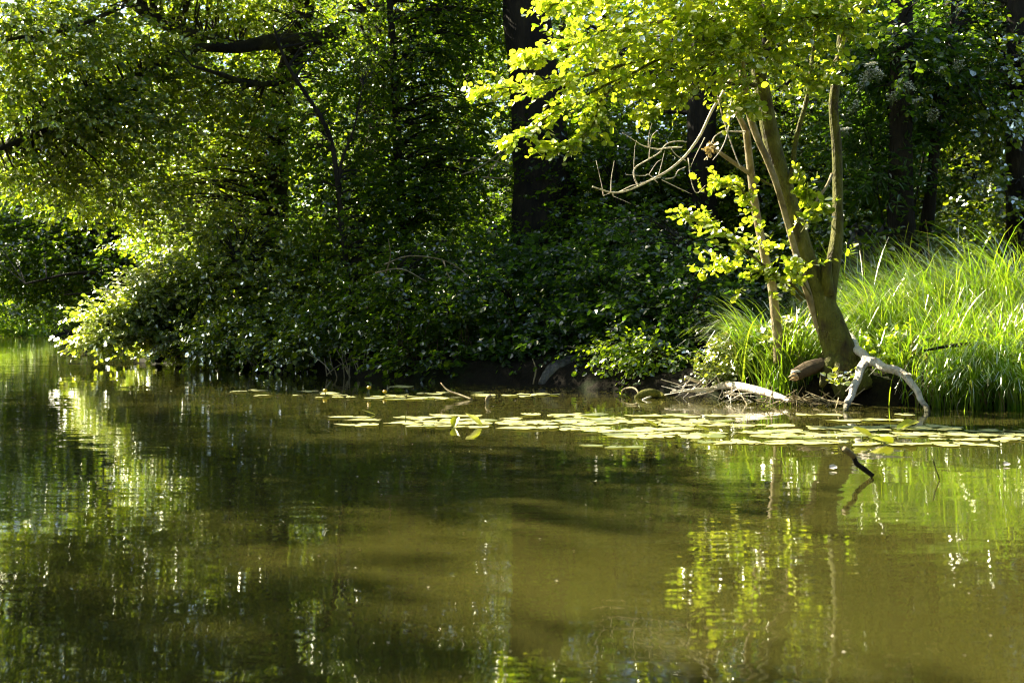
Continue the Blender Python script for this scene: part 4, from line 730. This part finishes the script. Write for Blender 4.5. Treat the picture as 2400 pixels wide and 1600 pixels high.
# sunken greenish pads in front of the band
for x in (1385, 1440, 1480): pad(wat(x, 1044 if x < 1400 else 1048, .004), .22, x, 'small green half sunken pad in front of the band', 'half sunken pads in front of the band', x % 6, 'pad_green')
# flowers
def lily_flower(x, yb, yt, label):
    p = wat(x, yb, 0); h = (yb - yt) / F * p[1]; root = thing('water_lily_flower', label, 'flower', p)
    m_ = MB(); tube(m_, [p + [.01, 0, -.1], p + [.004, 0, h * .5], p + [0, 0, h]], [.008, .007, .007], 6, 3); m_.build('flower_stalk', M['flower_stalk'], root, True)
    t = p + [0, 0, h]
    for k in range(5):
        a = k * 2 * PI / 5; m_ = MB(); n = 5; pr = np.array([0, .55, .9, .9, .55]); zz = np.array([-.2, .0, .4, .85, 1.2]); V = []
        for i in range(n):
            for j in (-1, 0, 1): aa = a + j * .62; V.append(t + np.array([math.cos(aa) * pr[i] * .035, math.sin(aa) * pr[i] * .035, zz[i] * .034]))
        i = np.arange(n - 1)[:, None] * 3; j = np.arange(2)[None]; m_.add(np.array(V), np.stack([i + j, i + j + 1, i + 3 + j + 1, i + 3 + j], -1).reshape(-1, 4)); m_.build('petal', M['petal'], root, True)
    m_ = MB(); tube(m_, [t + [0, 0, -.004], t + [0, 0, .02], t + [0, 0, .034]], [.008, .022, .012], 8, 3); m_.build('pistil', M['petal'], root, True)
lily_flower(865, 927, 911, 'tallest yellow water lily flower on a dark stalk')
lily_flower(762, 926, 918, 'yellow water lily flower nearest the shrub on the left')
lily_flower(902, 928, 921, 'yellow water lily flower right of the tallest one')
n_ = 420; X = g_.uniform(-7, 7, n_); Y = 3.6 + 20 * g_.uniform(0, 1, n_) ** 1.4; ok = (creek_sd(X, Y) < -.2) & (np.abs(X) < .42 * Y); X, Y = X[ok], Y[ok]; m_ = MB(); q = np.stack([X, Y, np.full(len(X), .004)], -1)
leaves(m_, q, g_.normal(0, 1, q.shape) * [1, 1, .05], np.array([0, 0, 1.]) + g_.normal(0, .12, q.shape), g_.uniform(.006, .030, len(q)) * (.25 + Y / 18), 'small'); tag(m_.build('floating_specks', M['wood_white']), 'tiny pale specks and seeds drifting on the water', 'debris', kind='stuff')
# fallen leaf and stalk
p = wat(1943, 1101, .012); m_ = MB(); leaves(m_, p[None], np.array([[1., .3, .25]]), np.array([[.1, -.6, 1.]]), .07, 'ovate'); tag(m_.build('fallen_leaf', M['wood_white']), 'single pale fallen leaf floating in front of the alder reflection', 'leaf')
p = wat(2352, 1092, .01); m_ = MB(); leaves(m_, p[None], np.array([[1., .3, .2]]), np.array([[.1, -.5, 1.]]), .06, 'ovate'); tag(m_.build('fallen_leaf', M['wood_white']), 'pale fallen leaf floating at the right edge', 'leaf')
log('grass_stalk', 'single yellow green blade standing in the left half of the band', 'stalk', [('blade', 'flower_stalk', [wat(950, 990, -.02), wat(951, 990, .06), wat(953, 990, .12)], [.006, .006, .003], {'sides': 5})])

for o in S.objects:
    if '_o' in o: del o['_o']
